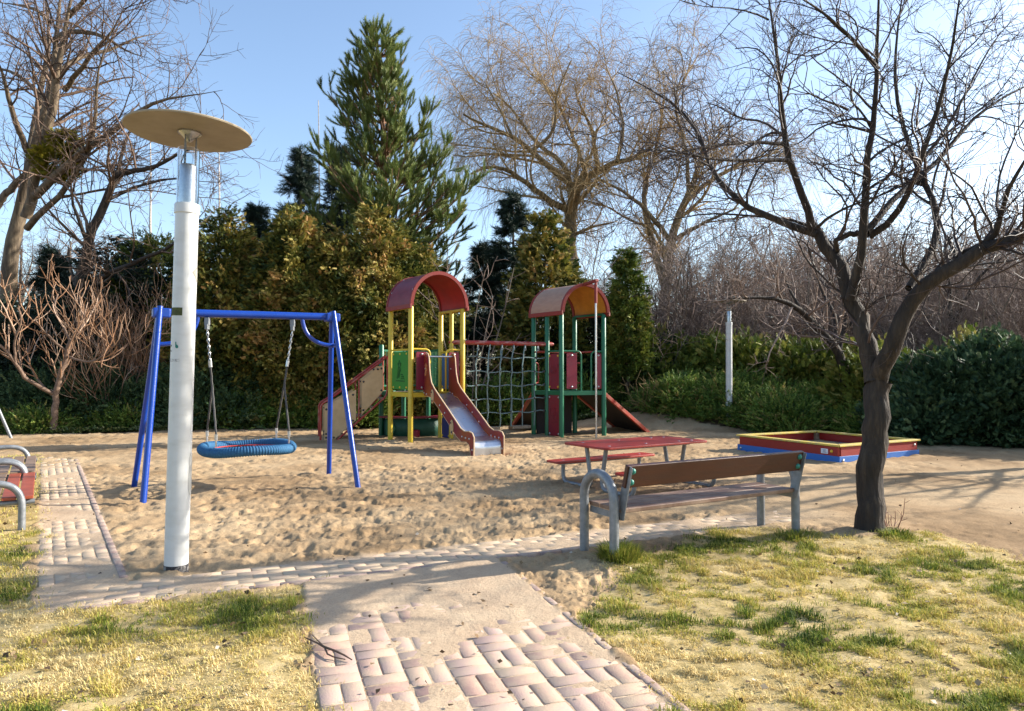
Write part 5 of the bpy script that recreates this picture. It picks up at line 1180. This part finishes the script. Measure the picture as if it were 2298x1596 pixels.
WG2 = [gd([(1478, 830), (1486, 720), (1498, 607), (1502, 538), (1534, 457), (1558, 417), (1580, 330)], Y, Y, .36, .12), gd([(1490, 640), (1470, 560), (1450, 500), (1440, 420), (1480, 320), (1490, 220)], Y, Y + 2, .2, .05), gd([(1502, 538), (1450, 470), (1400, 430), (1340, 400)], Y, Y - 2, .15, .04), gd([(1534, 457), (1600, 400), (1680, 360), (1750, 340)], Y, Y + 1, .15, .04), gd([(1545, 440), (1540, 330), (1510, 230), (1530, 170)], Y, Y - 2, .12, .03), gd([(1510, 540), (1580, 500), (1650, 470)], Y, Y - 3, .12, .04)]
bare_tree('willow_tree', 'second weeping willow with a dark forked trunk right of the columnar thuja', 'tree', (at(1478, 830, Y).x, Y, 0), WG2, WL, BARKW, TWIGW, 82, sides=(12, 6, 4, 3))
# --- bare trees right of centre
def c6(*p): return [(1376.4 + .4011 * x, 538.6 + .4011 * y) for x, y in p]
LVM = [dict(dens=3.4, t=(.2, 1), len=(.8, 2.2), ang=(25, 70), up=.03, wig=.12, K=8, r=.5, rmin=.012, rmax=.035, tip=.4, short=.4, lift=.1),
       dict(dens=5.0, t=(.12, 1), len=(.4, 1.1), ang=(25, 70), up=.03, wig=.14, K=6, r=.55, rmin=.008, rmax=.014, tip=.55, short=.3),
       dict(dens=7.0, t=(.1, 1), len=(.2, .6), ang=(25, 75), up=.02, wig=.15, K=5, r=.65, rmin=.006, rmax=.009, tip=.65)]
Y = 17.6
MG = [gd(c6((1330, 960), (1312, 850), (1305, 760), (1270, 650), (1230, 570), (1150, 490), (1050, 390), (970, 340), (850, 310), (650, 330)), Y, Y - 1.5, .15, .02, .3), gd(c6((1262, 640), (1275, 560), (1290, 500), (1310, 380), (1300, 250)), Y, Y, .06, .02), gd(c6((1245, 590), (1250, 420), (1180, 330), (1140, 200), (1100, 60)), Y, Y + 1, .06, .02), gd(c6((1050, 390), (980, 270), (940, 150)), Y - .8, Y - .4, .04, .015), gd(c6((1290, 520), (1380, 400), (1500, 320), (1600, 300)), Y, Y - 1, .04, .015), gd(c6((1150, 490), (1000, 470), (860, 480)), Y - .5, Y + .8, .04, .012)]
bare_tree('bare_tree', 'small bare tree with a leaning lit trunk rising from the juniper hedge', 'tree', (at(1905, 924, Y).x, Y, 0), MG, LVM, BARKD, TWIGP, 91, sides=(10, 6, 4, 3))
Y = 22
MG = [gd(c6((1900, 800), (1895, 700), (1890, 620), (1850, 560), (1790, 490), (1740, 400), (1700, 320), (1690, 230)), Y, Y + 1, .17, .03), gd(c6((1880, 600), (1885, 480), (1890, 400), (1880, 250), (1850, 100)), Y, Y, .1, .03), gd(c6((1885, 520), (1960, 340), (2050, 200), (2150, 110), (2250, 60)), Y, Y - 1, .08, .02), gd(c6((1895, 560), (2000, 480), (2100, 430), (2220, 400)), Y, Y - 1.5, .05, .02)]
bare_tree('bare_tree', 'bare tree with a black forked trunk rising above the big dark bush', 'tree', (at(2138, 860, Y).x, Y, 0), MG, LVM, BARKD, TWIGP, 92, sides=(10, 6, 4, 3))
# thicket of many stemmed bare bushes
LVT = [dict(dens=3.0, t=(.12, 1), len=(.9, 2.4), ang=(20, 60), up=.04, wig=.1, K=8, r=.55, rmin=.011, rmax=.026, tip=.4, short=.4, lift=.05),
       dict(dens=4.2, t=(.1, 1), len=(.5, 1.3), ang=(25, 65), up=.03, wig=.13, K=6, r=.6, rmin=.0075, rmax=.012, tip=.55, short=.3),
       dict(dens=6.0, t=(.1, 1), len=(.25, .75), ang=(25, 75), up=.02, wig=.15, K=5, r=.65, rmin=.006, rmax=.008, tip=.65)]
pro = [shrub('thicket_bush', 'bare twiggy many stemmed bush in the pinkish brown thicket beyond the junipers', 'bush', (6.4, 25, 0), 22, 6.4, 3.0, .04, BARKG, TWIGP, LVT, 101, 'bare bushes of the thicket', rad=.6),
       shrub('thicket_bush', 'bare twiggy many stemmed bush in the pinkish brown thicket beyond the junipers', 'bush', (9.6, 24.5, 0), 20, 7.0, 3.4, .045, BARKG, TWIGP, LVT, 102, 'bare bushes of the thicket', rad=.6)]
rt = RS(9)
for i, (x, y, s) in enumerate(((12.6, 25.5, .95), (15.6, 26.5, 1.0), (18.5, 25.5, 1.05), (8.0, 29, 1.1), (11.5, 30, 1.2), (15.5, 31, 1.25), (20.5, 31, 1.3), (5.0, 28.5, 1.0), (22.5, 27, 1.1), (13.4, 21.5, .75), (16.8, 21.0, .8), (7.6, 23.0, .6), (24.5, 34, 1.5), (18, 36, 1.5))):
    c = copy_tree(pro[i % 2]); c.location = (x, y, 0); c.rotation_euler = (0, 0, rt.uniform(0, 6.28)); c.scale = (s, s, s * rt.uniform(.9, 1.1))
# thin bare saplings in front of the net and behind the yellow tower
shrub('bare_sapling', 'thin pale bare sapling between the crimson roof and rope net', 'sapling', ((1045 - 1149) / FPX * 20, 20, 0), 6, 5.2, 1.5, .035, BARKG, TWIGP, [dict(LVM[0], dens=1.5), dict(LVM[1], dens=1.6)], 111, rad=.25)
shrub('bare_sapling', 'bare sapling beside the columnar thuja with pale tangled twigs', 'sapling', ((1462 - 1149) / FPX * 22, 22, .2), 9, 3.6, 1.2, .025, BARKG, TWIGP, [dict(LVM[0], dens=2), dict(LVM[1], dens=2.5)], 112, rad=.3)
shrub('bare_sapling', 'small yellowish bare shoots behind the dark climbing ramp', 'shrub', ((1440 - 1149) / FPX * 19.6, 19.7, .3), 12, 1.2, .9, .012, BARKW, TWIGW, [dict(LVM[2], dens=4)], 113, rad=.3)
# birches and thin trunks far behind on the left
LVB = [dict(dens=1.1, t=(.3, 1), len=(1.2, 3.4), ang=(25, 50), up=.04, wig=.08, K=8, r=.4, rmin=.016, rmax=.05, tip=.35, short=.6, lift=.1), dict(dens=1.8, t=(.12, 1), len=(.6, 1.6), ang=(25, 60), up=.0, wig=.12, K=6, r=.55, rmin=.01, rmax=.016, tip=.5), dict(dens=2.0, t=(.1, 1), len=(.3, .8), ang=(25, 65), up=-.02, wig=.14, K=4, r=.65, rmin=.008, tip=.7)]
BIR = mat('birch_bark', (.5, .46, .42), (.2, .17, .15), scale=3, rough=.8, contrast=(.5, .7), stretch=(1, 1, 4))
for i, (px, Y, vt, sd) in enumerate(((331, 38, 262, 121), (487, 40, 300, 122), (712, 34, 225, 123))):
    x = (px - 1149) / FPX * Y; zt = at(px, vt, Y).z
    bare_tree('birch_tree', ['thin white birch trunk behind the lamp, on the side of the ridged tree', 'thin white birch just right of the lamp glass', 'slender pale bare stem standing close to the pine'][i], 'tree', (x, Y, 0), [([V(x, Y, 0), V(x + .1, Y, zt * .5), V(x - .05, Y, zt)], .13 if i < 2 else .07, .02, 0)], LVB if i < 2 else [dict(LVB[0], dens=.35, len=(.5, 1.4))], BIR, TWIGT, sd, sides=(8, 5, 3, 3))
def simple_tree(label, px, Y, h, sd, m=None, tw=None, name='bare_tree', group=None):
    x = (px - 1149) / FPX * Y; r = RS(sd); gs = [([V(x, Y, 0), V(x + .2, Y, h * .3), V(x - .1, Y + .2, h * .6), V(x + .1, Y, h * .85)], .028 * h * .7, .04, 0)]
    for i in range(7):
        a = r.uniform(0, 6.28); z = h * r.uniform(.22, .6); L = h * r.uniform(.25, .42)
        gs.append(([V(x, Y, z), V(x + math.cos(a) * L * .4, Y + math.sin(a) * L * .4, z + L * .45), V(x + math.cos(a) * L * .85, Y + math.sin(a) * L * .85, z + L * .95)], .012 * h, .02, 0))
    return bare_tree(name, label, 'tree', (x, Y, 0), gs, LVL, m or BARKG, tw or TWIGT, sd, group, sides=(9, 5, 3, 3))
t0 = simple_tree('spreading bare tree far behind the yellow thujas, against the sky', 590, 36, 9.6, 131)
FT = 'bare tree of the far woodland row behind the evergreens'
t1 = simple_tree(FT, 150, 40, 11, 132, group='far bare trees'); t2 = simple_tree(FT, 40, 38, 10, 133, group='far bare trees')
for i, (px, Y, s) in enumerate(((-120, 42, 1.0), (240, 46, .95), (400, 44, .85), (950, 46, .8), (1060, 48, .9), (1600, 46, .85), (1720, 48, .8), (1850, 45, .8), (1990, 50, .9), (2130, 46, .85), (2280, 48, .95), (2420, 46, 1), (1400, 52, .9), (1200, 54, .9))):
    c = copy_tree((t1, t2, t0)[i % 3]); c.location = ((px - 1149) / FPX * Y, Y, 0); c.rotation_euler = (0, 0, rt.uniform(0, 6.28)); c.scale = (s, s, s); c['label'] = FT; c['group'] = 'far bare trees'
t0b = simple_tree('bare tree whose shadow crosses the sand, beyond the sandbox side of the picture', 2640, 11.5, 7.5, 134, BARKD, TWIGD)
# --- low evergreen bushes
def bushes(name, label, cells, m, tmpl, sc, seed, dens=230, tb=.5, tw=.2, cat='hedge', upw=.8, lump=.3):
    """mounds (x, y, rx, ry, h) joined into one continuous hedge"""
    r = RS(seed); bx_, by_ = cells[0][0], cells[0][1]; o = thing(name, label, cat, (bx_, by_, gz(bx_, by_))); P_ = []; O_ = []; T_ = []
    st = MB()
    for x, y, rx, ry, h in cells:
        n = int(dens * (rx * ry + (rx + ry) * h)); a = r.uniform(0, 6.28, n); cz = r.rand(n) ** .8; g = np.sqrt(np.maximum(0, 1 - cz ** 2)); lm = 1 + lump * 2 * (vnoise(a * 1.9 + x, cz * 3, seed) - .5); dep = (1 - .45 * r.rand(n) ** 2) * lm
        px = np.cos(a) * g * rx * dep; py = np.sin(a) * g * ry * dep; pz = cz * h * dep + .03
        zb = zbase(x + px, y + py); c = np.stack([x + px, y + py, zb + pz], 1); d = nrm(np.stack([px / rx, py / ry, cz * upw + .15], 1) + r.randn(n, 3) * .2)
        ct = np.clip(tb + tw * r.randn(n), 0, 1); per = 9; idx = np.repeat(np.arange(n), per); al = r.uniform(-.5, 1, len(idx))[:, None]
        P_.append(c[idx] + d[idx] * al * sc * 1.2 + r.randn(len(idx), 3) * sc * .35); O_.append(d[idx] + r.randn(len(idx), 3) * .35); T_.append(np.clip(ct[idx] + r.randn(len(idx)) * .12, 0, 1))
        for i in range(10):
            a1 = r.uniform(0, 6.28); q = V(math.cos(a1) * rx * .75, math.sin(a1) * ry * .75, h * r.uniform(.35, .8)); b0 = V(x + q.x * .2, y + q.y * .2, gz(x, y) - .02); st.tube([b0, b0 + q * .55 + UPZ * .05, b0 + q * .95], [.02, .014, .005], 5)
    P_ = np.concatenate(P_); O_ = np.concatenate(O_); T_ = np.concatenate(T_)
    v, f, t = sprays(P_ - np.array(o.location), O_, tmpl[0], tmpl[1], sc * r.uniform(.6, 1.2, len(P_)), T_, seed)
    link('foliage', np_mesh('foliage', v, f, t), m, o); st.build('stem', BARKG, o); return o
r = RS(140)
def row(p0, p1, n, rx, ry, h, jit=.25): return [(p0[0] + (p1[0] - p0[0]) * i / (n - 1) + r.randn() * jit, p0[1] + (p1[1] - p0[1]) * i / (n - 1) + r.randn() * jit, rx * r.uniform(.8, 1.2), ry * r.uniform(.8, 1.2), h * r.uniform(.75, 1.2)) for i in range(n)]
bushes('juniper_hedge', 'low bright green juniper hedge along the sand in front of the far lamp', row((4.4, 19.9), (8.6, 16.9), 9, .85, .8, .72) + row((5.4, 20.6), (9.0, 18.0), 6, .8, .8, .85), JUNI, PLUME, .2, 141, tb=.6)
bushes('thuja_hedge', 'taller olive thuja bushes just behind the far lamp post', row((4.6, 23.0), (10.5, 19.4), 8, 1.25, 1.1, 2.1), THUG, FROND, .26, 142, dens=130, tb=.6)
bushes('thuja_hedge', 'light green thuja bushes behind the forking tree trunk', row((9.2, 17.6), (12.5, 17.5), 5, 1.2, 1.1, 2.0), THUG, FROND, .24, 143, dens=140, tb=.72)
bushes('evergreen_bush', 'big dark green bush at the edge of the sand beyond the sandbox', row((9.6, 15.4), (13.2, 13.6), 5, 1.35, 1.2, 1.85, .15) + [(9.0, 14.9, .8, .7, .8)], JUNB, FROND, .2, 144, dens=200, tb=.3, upw=.4)
bushes('juniper_bush', 'spreading blue green juniper beneath the bare sumacs', row((-15.5, 18.6), (-8.8, 19.6), 9, 1.3, 1.0, 1.25) + row((-14, 20.2), (-9, 21), 5, 1.4, 1.1, 1.9), JUNB, PLUME, .25, 145, dens=120, tb=.4)
bushes('juniper_bush', 'low creeping juniper at the sand edge in front of the sumacs', row((-14.2, 17.2), (-10.6, 18.4), 6, .75, .5, .35), JUNI, PLUME, .19, 146, dens=240, tb=.6)
bushes('juniper_bush', 'feathery juniper at the foot of the thujas behind the swing', row((-7.9, 19.4), (-4.7, 19.3), 6, .65, .6, .95), JUNI, PLUME, .22, 147, dens=200, tb=.55)
bushes('juniper_bush', 'green juniper under the rope net behind the towers', row((-1.0, 21), (2.2, 21.6), 4, .9, .8, 1.1), JUNI, PLUME, .22, 148, dens=170, tb=.5)
# ivy and leaf mould along the bed edge
n = 26000; x = r.uniform(-13, 4.5, n); y = hedge_y(x) + np.abs(r.randn(n)) * .28 - .02; z = zbase(x, y) + np.abs(r.randn(n)) * .05 + .02
v, f, t = sprays(np.stack([x, y, z], 1), np.stack([r.randn(n), r.randn(n) - .6, r.rand(n) * .8], 1), LEAF[0], LEAF[1], r.uniform(.04, .085, n), np.clip(.6 + .3 * r.randn(n), 0, 1), 149, np.array([[0, -.4, .0]]) + np.stack([r.randn(n), r.randn(n), np.zeros(n)], 1))
tag(link('ground_ivy', np_mesh('ground_ivy', v, f, t), IVY), 'ivy creeping along the edge of the sand under the evergreens', 'ivy', kind='stuff')
n = 5000; r2 = RS(150); gx = (np.array([655, 760, 845])[r2.randint(0, 3, n)] - 1149) / FPX * 20.1
